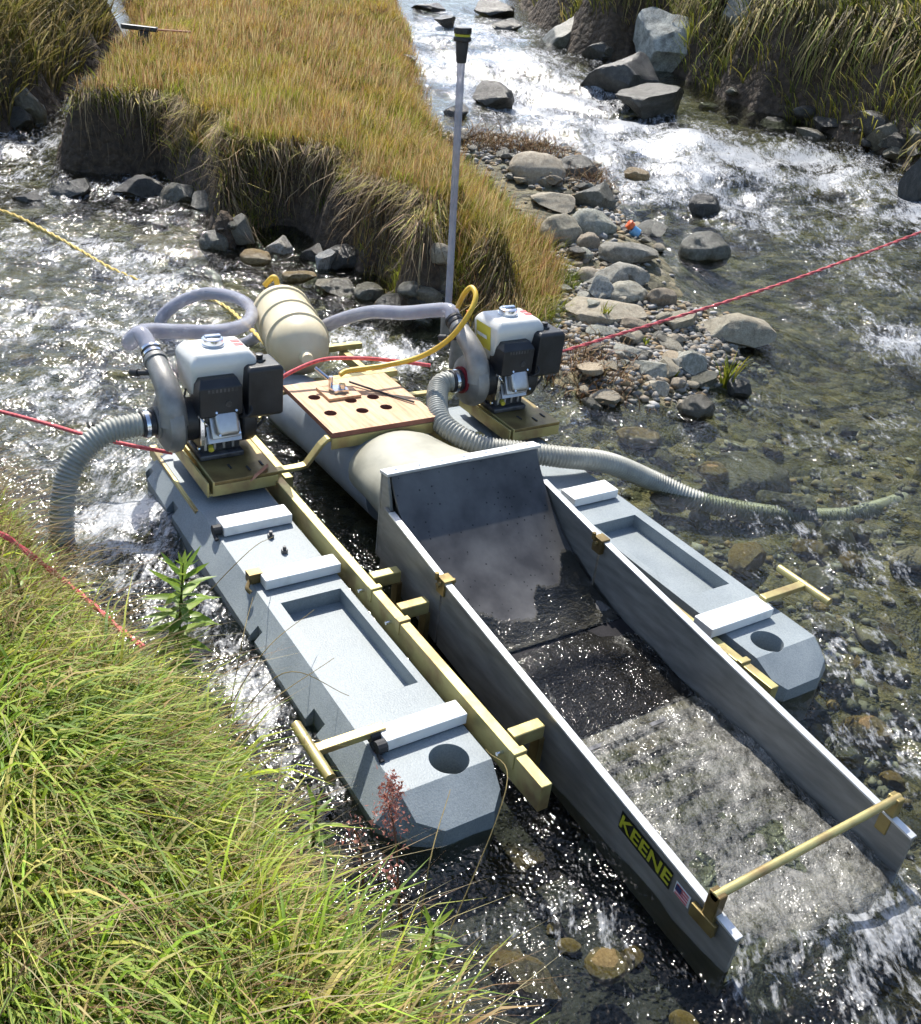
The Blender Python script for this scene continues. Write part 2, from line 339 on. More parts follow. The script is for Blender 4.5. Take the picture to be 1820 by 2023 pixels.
class MB:
    """collects simple solids into one mesh"""
    def __init__(s): s.v = []; s.f = []
    def add(s, V, F):
        k = len(s.v); s.v += [tuple(map(float, p)) for p in V]; s.f += [tuple(i + k for i in f) for f in F]; return s
    def box(s, lo, hi, M=None):
        (a, b, c), (d, e, f) = lo, hi
        V = [(a, b, c), (d, b, c), (d, e, c), (a, e, c), (a, b, f), (d, b, f), (d, e, f), (a, e, f)]
        if M is not None: V = [tuple(M @ Vector(p)) for p in V]
        return s.add(V, [(0, 3, 2, 1), (4, 5, 6, 7), (0, 1, 5, 4), (1, 2, 6, 5), (2, 3, 7, 6), (3, 0, 4, 7)])
    def prism(s, poly, d0, d1, axis='y'):
        n = len(poly)
        def P(p, d):
            return {'x': (d, p[0], p[1]), 'y': (p[0], d, p[1]), 'z': (p[0], p[1], d)}[axis]
        V = [P(p, d0) for p in poly] + [P(p, d1) for p in poly]
        F = [tuple(range(n)), tuple(reversed(range(n, 2 * n)))] + [((i + 1) % n, i, n + i, n + (i + 1) % n) for i in range(n)]
        return s.add(V, F)
    def loft(s, secs, cap=True):
        n = len(secs[0]); V = [p for q in secs for p in q]; F = []
        for j in range(len(secs) - 1):
            for i in range(n):
                F.append((j * n + i, j * n + (i + 1) % n, (j + 1) * n + (i + 1) % n, (j + 1) * n + i))
        if cap: F += [tuple(reversed(range(n))), tuple((len(secs) - 1) * n + i for i in range(n))]
        return s.add(V, F)
    def tube(s, pts, rad, n=12, cap=True):
        pts = [Vector(p) for p in pts]; m = len(pts)
        rad = rad if hasattr(rad, '__len__') else [rad] * m
        secs = []; up = None
        for i in range(m):
            t = (pts[min(i + 1, m - 1)] - pts[max(i - 1, 0)]).normalized()
            if up is None:
                up = Vector((0, 0, 1)) if abs(t.z) < 0.9 else Vector((1, 0, 0))
            a = (up - t * up.dot(t)).normalized(); b = t.cross(a); up = a
            secs.append([tuple(pts[i] + (a * math.cos(q) + b * math.sin(q)) * rad[i]) for q in [2 * math.pi * k / n for k in range(n)]])
        return s.loft(secs, cap)
    def cyl(s, a, b, r, n=20, r2=None): return s.tube([a, b], [r, r if r2 is None else r2], n)
    def build(s, name, mat, parent=None, bevel=0.0, sm=False, seg=2, recalc=True):
        me = bpy.data.meshes.new(name); me.from_pydata(s.v, [], s.f)
        if recalc:
            bm = bmesh.new(); bm.from_mesh(me); bmesh.ops.recalc_face_normals(bm, faces=bm.faces); bm.to_mesh(me); bm.free()
        if sm:
            me.polygons.foreach_set('use_smooth', np.ones(len(me.polygons), bool))
            try: me.set_sharp_from_angle(angle=math.radians(38))
            except Exception: pass
        me.materials.append(MATS[mat]); me.update()
        o = bpy.data.objects.new(name, me); C.objects.link(o); o.parent = parent
        if bevel:
            b = o.modifiers.new('bevel', 'BEVEL'); b.width = bevel; b.segments = seg; b.limit_method = 'ANGLE'; b.angle_limit = math.radians(35)
        return o
def curve(pts, n=10):
    """Catmull-Rom through points"""
    P = [np.array(p, float) for p in pts]; P = [2 * P[0] - P[1]] + P + [2 * P[-1] - P[-2]]; out = []
    for i in range(1, len(P) - 2):
        for k in range(n):
            t = k / n; a, b, c, d = P[i - 1:i + 3]
            out.append(0.5 * ((2 * b) + (-a + c) * t + (2 * a - 5 * b + 4 * c - d) * t * t + (-a + 3 * b - 3 * c + d) * t ** 3))
    out.append(P[-2]); return [tuple(p) for p in out]
def resample(pts, step):
    P = np.array(pts); d = np.r_[0, np.cumsum(np.linalg.norm(np.diff(P, axis=0), axis=1))]
    n = max(2, int(d[-1] / step)); q = np.linspace(0, d[-1], n + 1)
    return np.stack([np.interp(q, d, P[:, i]) for i in range(3)], 1)

# ------------------------------------------------------------------ terrain: stream bed, banks, island
def xy(lst, h): return [tuple(at(px, py, h if hh is None else hh)[:2]) for (px, py, hh) in [(q + (None,))[:3] for q in lst]]
def sdist(poly, X, Y):
    """signed distance, positive inside; also a weight interpolated along the outline"""
    P = np.array([p[:2] for p in poly]); W = np.array([p[2] for p in poly]); n = len(P)
    best = np.full(X.shape, 1e9); bw = np.zeros(X.shape); ins = np.zeros(X.shape, bool)
    for i in range(n):
        a = P[i]; b = P[(i + 1) % n]; d = b - a; L = d @ d + 1e-12
        t = np.clip(((X - a[0]) * d[0] + (Y - a[1]) * d[1]) / L, 0, 1)
        q = (X - a[0] - t * d[0]) ** 2 + (Y - a[1] - t * d[1]) ** 2
        k = q < best; best = np.where(k, q, best); bw = np.where(k, W[i] * (1 - t) + W[(i + 1) % n] * t, bw)
        c = ((a[1] > Y) != (b[1] > Y)) & (X < (b[0] - a[0]) * (Y - a[1]) / (b[1] - a[1] + 1e-12) + a[0])
        ins ^= c
    d = np.sqrt(best); return np.where(ins, d, -d), bw
# island of grass: undercut edge towards the camera, gentle on the far side
_isl_edge = [(146, 205), (200, 207), (260, 203), (321, 202), (345, 228), (397, 258), (442, 285), (470, 330), (505, 320), (560, 307), (605, 305), (650, 318), (690, 355), (730, 402), (783, 437), (840, 452)]
ISL = [p + ((0.14, 0.26, 0.18, 0.12, 0.2, 0.28)[k % 6],) for k, p in enumerate(xy(_isl_edge, 0.42))] + [p + (w,) for p, w in zip(xy([(890, 500, 0.30), (950, 560, 0.24), (1030, 600, 0.2)], 0.3), (0.34, 0.42, 0.48))] \
    + [p + (0.45,) for p in xy([(1110, 590, 0.18), (1125, 530, 0.15), (1085, 455, 0.12), (1030, 405, 0.12), (975, 355, 0.12), (925, 310, 0.12), (880, 260, 0.12), (862, 190, 0.12), (845, 110, 0.15), (815, 40, 0.15), (795, -5, 0.15)], 0.12)] \
    + [(-17.5, 8.6, 0.5), (-20.0, 3.9, 0.4)] + [p + (0.3,) for p in xy([(262, -5), (238, 35), (205, 80), (172, 120), (152, 170)], 0.40)]
NEAR = [p + (0.22,) for p in xy([(-90, 895), (5, 975), (100, 1085), (195, 1200), (290, 1296), (415, 1405), (470, 1510), (530, 1665), (640, 1808), (762, 1900), (845, 1990), (875, 2080)], 0.10)] \
    + [(1.25, -0.86, 0.3), (1.9, -1.0, 0.3), (4.0, -1.3, 0.4), (12, -3, 0.4), (12, -14, 0.4), (-14, -14, 0.4), (-7.5, -1.75, 0.3), (-3.4, -1.35, 0.3)]
LEFT = [p + (0.3,) for p in xy([(-250, 330, 0.1), (-60, 240, 0.15), (20, 165, 0.35), (90, 130, 0.35), (140, 95, 0.35), (175, 60, 0.35), (212, 25, 0.35), (236, -5, 0.35)], 0.3)] + [(-21.5, 3.0, 0.4), (-40, 6, 0.5), (-40, -30, 0.5), (-9, -9, 0.5), (-8.4, -1.5, 0.4)]
RIGHT = [p + (0.45,) for p in xy([(1010, -8), (1062, 35), (1130, 88), (1190, 108), (1270, 112), (1400, 175), (1550, 225), (1680, 268), (1820, 330)], 0.05)] \
    + [(-2.6, 7.4, 0.5), (-0.6, 8.6, 0.6), (4, 10.5, 0.8), (40, 14, 1), (40, 60, 1), (-60, 60, 1), (-30, 22, 0.6), (-17.5, 12.2, 0.5)]
BAR = [p + (0.5,) for p in xy([(860, 250), (1010, 262), (1150, 290), (1215, 350), (1240, 420), (1330, 500), (1345, 580), (1545, 640), (1490, 700), (1470, 765), (1330, 790), (1180, 800), (1050, 740), (900, 640), (840, 600), (900, 480), (880, 350)], 0.03)]
def land_fields(X, Y):
    w = zw(X, Y)
    nz = fbm(X, Y, 0.9, 4); nf = fbm(X, Y, 5.0, 3, 3.0); nc = fbm(X, Y, 2.6, 3, 8.0)
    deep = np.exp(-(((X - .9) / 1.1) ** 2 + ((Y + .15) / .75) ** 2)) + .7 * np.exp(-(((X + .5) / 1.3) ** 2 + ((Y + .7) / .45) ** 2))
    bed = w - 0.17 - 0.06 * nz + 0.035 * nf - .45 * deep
    s, ww = sdist(BAR, X, Y); bar = w - 0.11 + 0.17 * smooth(-0.35, 0.30, s + 0.1 * nc) + 0.03 * nf
    z = np.maximum(bed, bar); soil = np.zeros_like(z); turf = np.zeros_like(z)
    s, ww = sdist(ISL, X, Y); s = s + (0.32 * nc + .10 * nf) * (ww < 0.3) + 0.16 * nc * (ww >= 0.3)
    cliff = 1 - smooth(0.26, 0.46, ww)
    top = w + 0.20 + 0.24 * cliff + 0.22 * smooth(0.2, 1.6, s) * (0.8 - 0.6 * cliff) + 0.07 * nz + 0.03 * nf
    pr = smooth(-0.10, ww, s); zi = (w - 0.13) + (top - w + 0.13) * pr
    k = zi > z; z = np.where(k, zi, z); soil = np.where(k & (pr > 0.03), 1, soil); turf = np.where(k, smooth(0.0, 0.12, s - ww * 0.6), turf)
    s, ww = sdist(NEAR, X, Y); s = s + 0.05 * nc
    pr = smooth(-0.10, ww, s); zi = (w - 0.12) + pr * (0.30 + 0.10 * np.clip(s, 0, 3) + 0.03 * nf)
    k = zi > z; z = np.where(k, zi, z); soil = np.where(k, 1, soil); turf = np.where(k, smooth(0.02, 0.2, s), turf)
    s, ww = sdist(LEFT, X, Y); s = s + 0.12 * nc
    pr = smooth(-0.10, ww, s); zi = (w - 0.12) + pr * (0.55 + 0.30 * np.clip(s, 0, 8) + 0.05 * nf)
    k = zi > z; z = np.where(k, zi, z); soil = np.where(k, 1, soil); turf = np.where(k, smooth(0.1, 0.3, s), turf)
    s, ww = sdist(RIGHT, X, Y); s = s + 0.2 * nc
    pr = smooth(-0.10, ww, s); zi = (w - 0.12) + pr * (0.85 + 0.50 * np.clip(s, 0, 30) + 0.06 * nf)
    k = zi > z; z = np.where(k, zi, z); soil = np.where(k, 1, soil); turf = np.where(k, smooth(0.25, 0.5, s), turf)
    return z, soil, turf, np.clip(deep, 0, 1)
def lines(a, b, step, lo, hi, g=1.12):
    q = list(np.arange(a, b + 1e-6, step)); st = step; x = a
    L = []
    while x > lo: st *= g; x -= st; L.append(x)
    st = step; x = q[-1]; Rr = []
    while x < hi: st *= g; x += st; Rr.append(x)
    return np.array(L[::-1] + q + Rr)
def grid(xs, ys):
    X, Y = np.meshgrid(xs, ys, indexing='ij'); nx, ny = X.shape
    i = np.arange(nx * ny).reshape(nx, ny)
    F = np.stack([i[:-1, :-1], i[1:, :-1], i[1:, 1:], i[:-1, 1:]], -1).reshape(-1, 4)
    return X.ravel(), Y.ravel(), F
gx = lines(-8.0, 2.2, 0.04, -120, 90); gy = lines(-1.8, 7.5, 0.04, -90, 120)
X, Y, F = grid(gx, gy)
Z, soil, turf, raft_shade = land_fields(X, Y)
col = np.stack([soil, turf, raft_shade, 1 + 0 * soil], 1)  # blue: shade of raft and sluice over the deep pool, as bed colour
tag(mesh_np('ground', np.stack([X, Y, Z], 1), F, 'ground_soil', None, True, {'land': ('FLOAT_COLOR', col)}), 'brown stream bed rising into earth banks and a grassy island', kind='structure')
_GZ = Z.reshape(len(gx), len(gy))
def ground_z(x, y):
    x = np.atleast_1d(np.asarray(x, float)); y = np.atleast_1d(np.asarray(y, float))
    i = np.clip(np.searchsorted(gx, x) - 1, 0, len(gx) - 2); j = np.clip(np.searchsorted(gy, y) - 1, 0, len(gy) - 2)
    a = (x - gx[i]) / (gx[i + 1] - gx[i]); b = (y - gy[j]) / (gy[j + 1] - gy[j])
    return (_GZ[i, j] * (1 - a) * (1 - b) + _GZ[i + 1, j] * a * (1 - b) + _GZ[i, j + 1] * (1 - a) * b + _GZ[i + 1, j + 1] * a * b)
def atg(px, py):
    """where the sight line of a photo point meets the ground or the water, whichever is higher"""
    r = ray(px, py); t = np.arange(0.5, 40, 0.03); q = CP[None] + r[None] * t[:, None]
    k = q[:, 2] < np.maximum(ground_z(q[:, 0], q[:, 1]), zw(q[:, 0], q[:, 1]))
    return q[int(np.argmax(k))] if k.any() else q[-1]

# ------------------------------------------------------------------ water
# white water: photo point, radius in metres, strength
FOAM = [(860, 60, 1.3, .75), (980, 130, 1.2, .85), (1090, 190, 1.0, .9), (1190, 250, .9, .95), (1320, 300, .9, 1.0), (1450, 330, .9, .95), (1600, 330, .9, .8), (1750, 380, .8, .75),
        (1480, 400, .6, .85), (1330, 380, .5, .8), (1620, 450, .7, .6), (1760, 560, .6, .5), (1700, 640, .35, .55), (1780, 680, .3, .7), (1500, 480, .5, .4), (1250, 500, .35, .35),
        (60, 290, .8, .65), (180, 300, .5, .65), (220, 380, .5, .6), (60, 360, .7, .55), (330, 430, .3, .4), (120, 480, .6, .5), (260, 520, .5, .5), (80, 620, .55, .5), (230, 640, .45, .55), (340, 680, .25, .6), (120, 880, .25, .5),
        (180, 760, .4, .55), (60, 760, .35, .45), (300, 560, .25, .6), (220, 930, .16, .8), (260, 1010, .2, .8), (330, 1090, .2, .75), (250, 1090, .2, .6), (370, 1200, .16, .65), (430, 1280, .12, .6),
        (480, 1350, .12, .6), (520, 1420, .1, .55), (560, 1500, .09, .4), (640, 1560, .1, .35), (330, 960, .1, .9), (720, 690, .22, .75), (790, 700, .18, .8), (680, 650, .2, .5),
        (200, 200, .5, .6), (130, 160, .4, .6), (900, 330, .25, .4), (980, 1690, .12, .3), (1090, 1760, .14, .34), (1000, 1850, .12, .3), (1180, 1830, .14, .34), (1250, 1900, .12, .3), (900, 1780, .1, .28), (1050, 1950, .14, .25),
        (1560, 1900, .16, .6), (1750, 1800, .2, .65), (1700, 1990, .2, .5), (1800, 1950, .2, .55), (1560, 1300, .2, .3), (1700, 1100, .35, .38), (1600, 1050, .25, .35), (1750, 1300, .3, .4), (1780, 1450, .25, .4), (1700, 930, .3, .42), (1620, 880, .25, .4), (1500, 800, .25, .3), (1350, 860, .22, .3), (1790, 850, .3, .35), (1180, 830, .15, .3), (1700, 760, .3, .15)]
FO = [(*at(a, b, 0)[:2], r, s) for a, b, r, s in FOAM]
def foam_at(X, Y):
    f = np.zeros_like(X)
    for (cx, cy, r, s) in FO: f = np.maximum(f, min(1.0, s * 1.2) * np.exp(-((X - cx) ** 2 + (Y - cy) ** 2) / (r * r * 1.5)))
    return f
wx = lines(-3.2, 2.0, 0.022, -40, 30, 1.035); wy = lines(-1.6, 3.0, 0.022, -30, 40, 1.035)
X, Y, F = grid(wx, wy)
fo = foam_at(X, Y)
amp = 0.010 + 0.036 * fo; rap = smooth(.5, .9, fo) * smooth(2.0, 3.4, -0.816 * X + 0.579 * Y)
# ripples drawn out along the flow (down the picture)
s_ = -0.816 * X + 0.579 * Y; r_ = 0.579 * X + 0.816 * Y
W_ = amp * (1.3 * fbm(s_ * 0.8, r_ * 1.2, 3.0, 4) + 0.8 * (1 - 2 * np.abs(fbm(s_, r_, 6.0, 3, 4.0))) - 0.4)
base = zw(X, Y)
far = smooth(0.05, 0.02, np.interp(X, wx, np.gradient(wx)) * 0 + 0.0)
gz = ground_z(X, Y)
keep = (base + 0.25 > gz)
Zw = base + W_ + rap * (.13 * fbm(s_ * 1.3, r_ * .8, 1.1, 3, 7.0) + .05 * fbm(s_, r_, 3.2, 2, 9.0))
ok = keep[F].any(1)
F = F[ok]
used = np.unique(F); remap = -np.ones(len(X), int); remap[used] = np.arange(len(used))
fo = np.clip(fo * (0.75 + 0.5 * fbm(X, Y, 5.0, 3, 5.0)) + 0.07 + 0.12 * fbm(X, Y, 1.3, 3, 2.0) + 0.16 * smooth(-.6, -1.6, Y - .45 * (X + 1.2) * 0) * smooth(-.4, -1.2, X), 0, 1)
tag(mesh_np('stream_water', np.stack([X, Y, Zw], 1)[used], remap[F], 'stream_water', None, True, {'foam': ('FLOAT', fo[used])}), 'clear rippling stream water broken by white rapids', kind='structure')

# ------------------------------------------------------------------ the dredge: pontoons, frame, sluice
dredge = thing('gold_dredge', 'floating gold dredge: grey pontoons, yellow steel frame and long aluminium sluice box', 'dredge', (0, 0, 0))
def cut(o, cutters):
    for c in cutters:
        md = o.modifiers.new('cut', 'BOOLEAN'); md.operation = 'DIFFERENCE'; md.solver = 'EXACT'; md.object = c
    bpy.context.view_layer.update()
    dg = bpy.context.evaluated_depsgraph_get(); me = bpy.data.meshes.new_from_object(o.evaluated_get(dg))
    o.modifiers.clear(); old = o.data; o.data = me; bpy.data.meshes.remove(old)
    for c in cutters: bpy.data.objects.remove(c, do_unlink=True)
    me.polygons.foreach_set('use_smooth', np.zeros(len(me.polygons), bool))
def rect(pts, z):
    P = np.array([bz(a, b, z)[:2] for a, b in pts])   # order: up-outer, up-inner, down-inner, down-outer
    return (P[[0, 1], 0].mean(), P[[2, 3], 0].mean(), P[[0, 3], 1].mean(), P[[1, 2], 1].mean())
ZD = 0.182
def pontoon(s, label, bars, bolts, stub, notches, xup):
    def sec(x, zt, a, b, c, d, zc):
        q = [(a, zt), (b, zt), (d, zc), (d - 0.01, -0.10), (c + 0.01, -0.10), (c, zc)]
        return [(x, s * yy, zz) for yy, zz in q]
    body = MB()
    body.loft([sec(xup, 0.10, .47, .60, .46, .62, .08), sec(xup + .06, .15, .435, .65, .42, .69, .11), sec(xup + .14, ZD, .430, .665, .418, .722, .118),
               sec(.497, ZD, .430, .665, .418, .722, .118), sec(.555, .146, .440, .655, .432, .675, .105), sec(.588, .1255, .475, .60, .47, .605, .09)])
    o = body.build('pontoon', 'pontoon_plastic', dredge)
    if label: o['label'] = label
    cs = []
    c = MB(); y0, y1 = sorted((s * .452, s * .628)); c.box((-.235, y0, ZD - .045), (.20, y1, ZD + .1)); cs.append(c.build('c', 'pontoon_plastic'))
    c = MB(); c.cyl((.455, s * .517, ZD - .13), (.455, s * .517, ZD + .1), .046, 32); cs.append(c.build('c', 'pontoon_plastic'))
    for nx, w in notches:
        c = MB(); y0, y1 = sorted((s * .70, s * .80)); c.box((nx - w / 2, y0, -.2), (nx + w / 2, y1, .16)); cs.append(c.build('c', 'pontoon_plastic'))
    cut(o, cs)
    b = o.modifiers.new('bevel', 'BEVEL'); b.width = .007; b.segments = 3; b.limit_method = 'ANGLE'; b.angle_limit = math.radians(30)
    for i, pts in enumerate(bars):
        x0, x1, yo, yi = rect(pts, .216)
        y0, y1 = sorted((yo, yi))
        bar = MB().box((x0, y0, ZD + .003), (x1, y1, .216)).build('clamp_bar', 'white_paint', o, .003)
    for (px, py) in bolts:
        p = bz(px, py, ZD)
        MB().cyl((p[0], p[1], ZD), (p[0], p[1], ZD + .012), .010, 6).cyl((p[0], p[1], ZD + .012), (p[0], p[1], ZD + .022), .005, 10).build('bolt', 'engine_dark', o)
    return o
PL = pontoon(-1, 'grey plastic pontoon on the near side, along the grassy bank',
    [[(745, 1440), (890, 1378), (928, 1405), (768, 1468)], [(512, 1128), (655, 1092), (675, 1112), (525, 1150)], [(430, 1027), (545, 992), (588, 1012), (445, 1045)]],
    [(535, 1062), (562, 1092)], None, [(-1.16, .05), (-.90, .05), (-.20, .03), (.17, .06)], -1.30)
PR = pontoon(1, 'grey plastic pontoon on the far side of the sluice',
    [[(1488, 1172), (1372, 1222), (1418, 1245), (1527, 1200)], [(1193, 945), (1110, 968), (1145, 992), (1215, 962)]],
    [], None, [(-1.16, .05), (-.2, .03)], -1.30)
# rubber plug of the first clamp, hooks and latch fittings on the clamp ends
for par, px, py, z in ((PL, 428, 1047, .20), (PL, 738, 1452, .205), (PL, 752, 1475, .20)):
    p = bz(px, py, z); MB().cyl((p[0], p[1] - .012, p[2]), (p[0], p[1] + .012, p[2]), .016, 12).cyl((p[0] + .012, p[1] - .01, p[2] - .01), (p[0] + .03, p[1] - .01, p[2] - .016), .006, 8).build('end_fitting', 'black_rubber', par)
p = bz(503, 1140, .20)
MB().box((p[0] - .016, p[1] - .02, p[2] - .012), (p[0] + .014, p[1] + .02, p[2] + .018)).tube(curve([(p[0], p[1] - .01, p[2]), (p[0] + .035, p[1] - .035, p[2] - .004), (p[0] + .05, p[1] - .03, p[2] - .012)], 5), .006, 8).build('hook_latch', 'zinc_bronze', PL)
# T-shaped lifting handles
for s, a, b, c in ((-1, (583, 1430), (655, 1535), (745, 1452)), (1, (1540, 1120), (1640, 1188), (1500, 1190))):
    A = bz(*a, .218); B = bz(*b, .218); mid = (A + B) / 2 + np.array([0.0, 0, 0]); y_in = s * .62
    yy = (A[1] + B[1]) / 2
    par = PL if s < 0 else PR
    h = MB().cyl((A[0], yy, .214), (B[0], yy, .214), .0125, 16).build('lifting_handle', 'zinc_yellow', par, sm=True)
    y0, y1 = sorted((yy, y_in)); MB().box((mid[0] - .013, y0, .205), (mid[0] + .013, y1, .222)).build('handle_stem', 'zinc_yellow', h if False else par, .002)

# steel frame
frame = MB()
frame_o = MB().box((-1.02, -.408, .150), (.650, -.380, .224)).build('side_rail', 'zinc_yellow', dredge, .002)
frame_r = MB().box((-1.02, .370, .118), (.606, .398, .1815)).build('side_rail', 'zinc_yellow', dredge, .002)
for s, par, xs, dz, dy in ((-1, frame_o, (.485, -.042, -.20), 0, 0), (1, frame_r, (.438, -.088), -.041, -.009)):
    for xx in xs:
        y0, y1 = sorted((s * (.377 + dy), s * .290))
        MB().box((xx - .016, y0, .190 + dz), (xx + .016, y1, .228 + dz)).build('bracket', 'zinc_yellow', par, .003)
        y0, y1 = sorted((s * .300, s * .284)); MB().box((xx - .016, y0, .02), (xx + .016, y1, .188 + dz)).build('bracket_leg', 'zinc_bronze', par, .002)
        y0, y1 = sorted((s * (.411 + dy), s * (.375 + dy))); MB().box((xx + .045, y0, .186 + dz), (xx + .064, y1, .230 + dz)).build('collar', 'zinc_yellow', par, .002)
        y0, y1 = sorted((s * (.408 + dy), s * (.425 + dy))); MB().cyl((xx + .02, y0, .200 + dz), (xx + .02, y1, .200 + dz), .005, 8).build('bolt', 'chrome', par)
# upstream half: inner rails and cranked cross members
for s, par in ((-1, frame_o), (1, frame_r)):
    MB().box((-1.85, s * .335 - .014, .15), (-.86, s * .335 + .014, .19)).build('upstream_rail', 'zinc_yellow', par, .002)
    MB().box((-1.25, s * .665 - .012, .14), (-.78, s * .665 + .012, .18)).build('outer_angle', 'zinc_yellow', par, .002)
def strap(pts, w, t, name, mat, par):
    """flat bar bent along points in the y-z plane at constant x"""
    m = MB()
    P = [Vector(p) for p in pts]; secs = []
    for i in range(len(P)):
        d = (P[min(i + 1, len(P) - 1)] - P[max(i - 1, 0)]).normalized(); nrm = Vector((0, -d.z, d.y))
        secs.append([tuple(P[i] + Vector((a * w, 0, 0)) + nrm * (b * t)) for a, b in ((-.5, -.5), (.5, -.5), (.5, .5), (-.5, .5))])
    return m.loft(secs).build(name, mat, par, .002)
for xx in (-.845, -1.235):
    strap([(xx, -.41, .232), (xx, -.31, .232), (xx, -.285, .236), (xx, -.235, .30), (xx, -.215, .318), (xx, .20, .318), (xx, .26, .30), (xx, .30, .236), (xx, .41, .232)], .03, .012, 'cross_member', 'zinc_yellow', dredge)
MB().box((-.845 + .016, -.205, .285), (-.845 + .021, .20, .325)).build('cross_flange', 'zinc_yellow', dredge, .001)
for xx in (-1.52, -1.84):
    MB().box((xx - .015, -.36, .191), (xx + .015, .42, .217)).build('tank_cross_bar', 'zinc_yellow', dredge, .002)

# plywood deck with cup holes
P4 = [bz(a, b, .34)[:2] for a, b in ((562, 762), (655, 860), (835, 824), (760, 735))]
bx0, bx1, by0, by1 = -1.23, -.825, -.203, .20
bd = MB().box((bx0, by0, .327), (bx1, by1, .345)).build('plywood_deck', 'plywood', dredge)
holes = [(612, 785), (684, 792), (646, 816), (712, 811), (735, 783), (763, 804)]
cs = []
for (px, py) in [(621, 785), (693, 791), (653, 816), (716, 811), (737, 784), (763, 804)]:
    p = bz(px, py, .345); cs.append(MB().cyl((p[0], p[1], .3), (p[0], p[1], .4), .0215, 28).build('c', 'plywood_edge'))
bd.data.materials.append(MATS['plywood_edge'])
cut(bd, cs)
for pl in bd.data.polygons:
    if abs(pl.normal.z) < .5: pl.material_index = len(bd.data.materials) - 1
p = bz(668, 770, .36)
MB().box((p[0] - .055, p[1] - .06, .346), (p[0] + .055, p[1] + .065, .356)).build('mounting_pad', 'plywood', bd, .001)
MB().box((p[0] - .025, p[1] - .025, .357), (p[0] + .025, p[1] + .03, .368)).cyl((p[0] - .02, p[1] - .02, .366), (p[0] - .02, p[1] - .02, .405), .008, 10).cyl((p[0] - .02, p[1] - .02, .39), (p[0] - .075, p[1] - .055, .42), .006, 10).cyl((p[0] + .01, p[1] + .01, .366), (p[0] + .01, p[1] + .01, .385), .012, 10).build('air_fitting', 'chrome', bd, sm=True)
q0 = bz(690, 757, .35); q1 = bz(818, 795, .35)
MB().tube(curve([(q0[0], q0[1], .356), ((q0[0] + q1[0]) / 2, (q0[1] + q1[1]) / 2 + .004, .350), (q1[0], q1[1], .352)], 6), .004, 8).build('cord', 'black_rubber', bd)

# jet tube under the deck and the cream flare that feeds the header
jet = MB().tube([(-1.62, -.03, .10), (-1.5, -.03, .13), (-1.25, -.03, .165), (-.9, -.035, .18), (-.66, -.035, .18)], [.09, .12, .125, .125, .12], 32).build('jet_tube', 'grey_tube', dredge, sm=True)
secs = []
for t in np.linspace(0, 1, 15):
    x = -.885 + .54 * t
    round_ = max(0.0, 1 - t * 1.15); dome = math.sin(min(1, t / .22) * math.pi / 2) if t < .22 else 1.0
    wy = (.165 * (1 - t) + .235 * t) * (.55 + .45 * dome); hz = (.125 * (1 - t) + .10 * t) * (.5 + .5 * dome)
    cz = .200 * (1 - t) + .285 * t; ring = []
    for k in range(36):
        a = 2 * math.pi * k / 36; e = 1.0 if round_ > .5 else .55 + .45 * round_ / .5
        ca, sa = math.cos(a), math.sin(a)
        ring.append((x, .015 + wy * math.copysign(abs(ca) ** e, ca), cz + hz * math.copysign(abs(sa) ** e, sa)))
    secs.append(ring)
fl = MB().loft(secs).build('flare_tube', 'cream_tube', dredge, sm=True)

# sluice box
HW = .265; SL = -.108
def stop(x): return .304 + SL * x + (0.028 * max(0, -x) if x < 0 else 0)
def sfloor(x): return stop(x) - .185 + .03 * max(0, x)
def wall(s, x0, x1, th=.010):
    y0, y1 = sorted((s * HW, s * (HW + th)))
    m = MB(); m.prism([(x0, sfloor(x0) - .02), (x1, sfloor(x1) - .02), (x1, stop(x1)), (x0, stop(x0))], y0, y1, 'y')
    return m
sl = MB().prism([(-.34, sfloor(-.3) - .016), (1.10, sfloor(1.1) - .016), (1.10, sfloor(1.1) - .006), (-.34, sfloor(-.3) - .006)], -HW, HW, 'y').build('sluice_box', 'aluminium', dredge)
tagl = []
for s in (-1, 1):
    a = wall(s, -.335, -.004).build('side_panel', 'aluminium', sl, .001)
    b = wall(s, .004, 1.104).build('side_panel', 'aluminium', sl, .001)
    for x0, x1, par in ((-.30, -.006, a), (.006, 1.104, b)):
        y0, y1 = sorted((s * (HW - .006), s * (HW + .014)))
        MB().prism([(x0, stop(x0) + .001), (x1, stop(x1) + .001), (x1, stop(x1) + .007), (x0, stop(x0) + .007)], y0, y1, 'y').build('top_edge', 'aluminium_bright', sl, .001)
    MB().box((-.018, s * HW - .016 * (1 if s > 0 else 1), stop(0) - .035), (.018, s * HW + .016, stop(0) + .012)).cyl((0, s * HW - .028, stop(0) - .004), (0, s * HW + .028, stop(0) - .004), .007, 10).cyl((-.012, s * HW - .022, stop(0) + .006), (-.012, s * HW - .022, stop(0) + .026), .006, 8).build('latch', 'zinc_bronze', sl, sm=True)
# header with its curved ramp
prof = [(-.345, .440)]
for _i in range(28):
    _a = math.radians(57 - 49 * (_i + .5) / 28); _l = .0214
    prof.append((prof[-1][0] + _l * math.cos(_a), prof[-1][1] - _l * math.sin(_a)))
V = []; Fq = []
pp = [(a, 0, b) for a, b in prof]
for (x, _, z) in pp: V += [(x, -HW + .012, z), (x, HW - .012, z), (x - .006, -HW + .012, z - .008), (x - .006, HW - .012, z - .008)]
for i in range(len(pp) - 1):
    k = 4 * i
    Fq += [(k, k + 4, k + 5, k + 1), (k + 2, k + 3, k + 7, k + 6), (k, k + 2, k + 6, k + 4), (k + 1, k + 5, k + 7, k + 3)]
Fq += [(0, 1, 3, 2), (len(V) - 4, len(V) - 2, len(V) - 1, len(V) - 3)]
rp = MB().add(V, Fq).build('header_ramp', 'header_grey', dredge, sm=True)
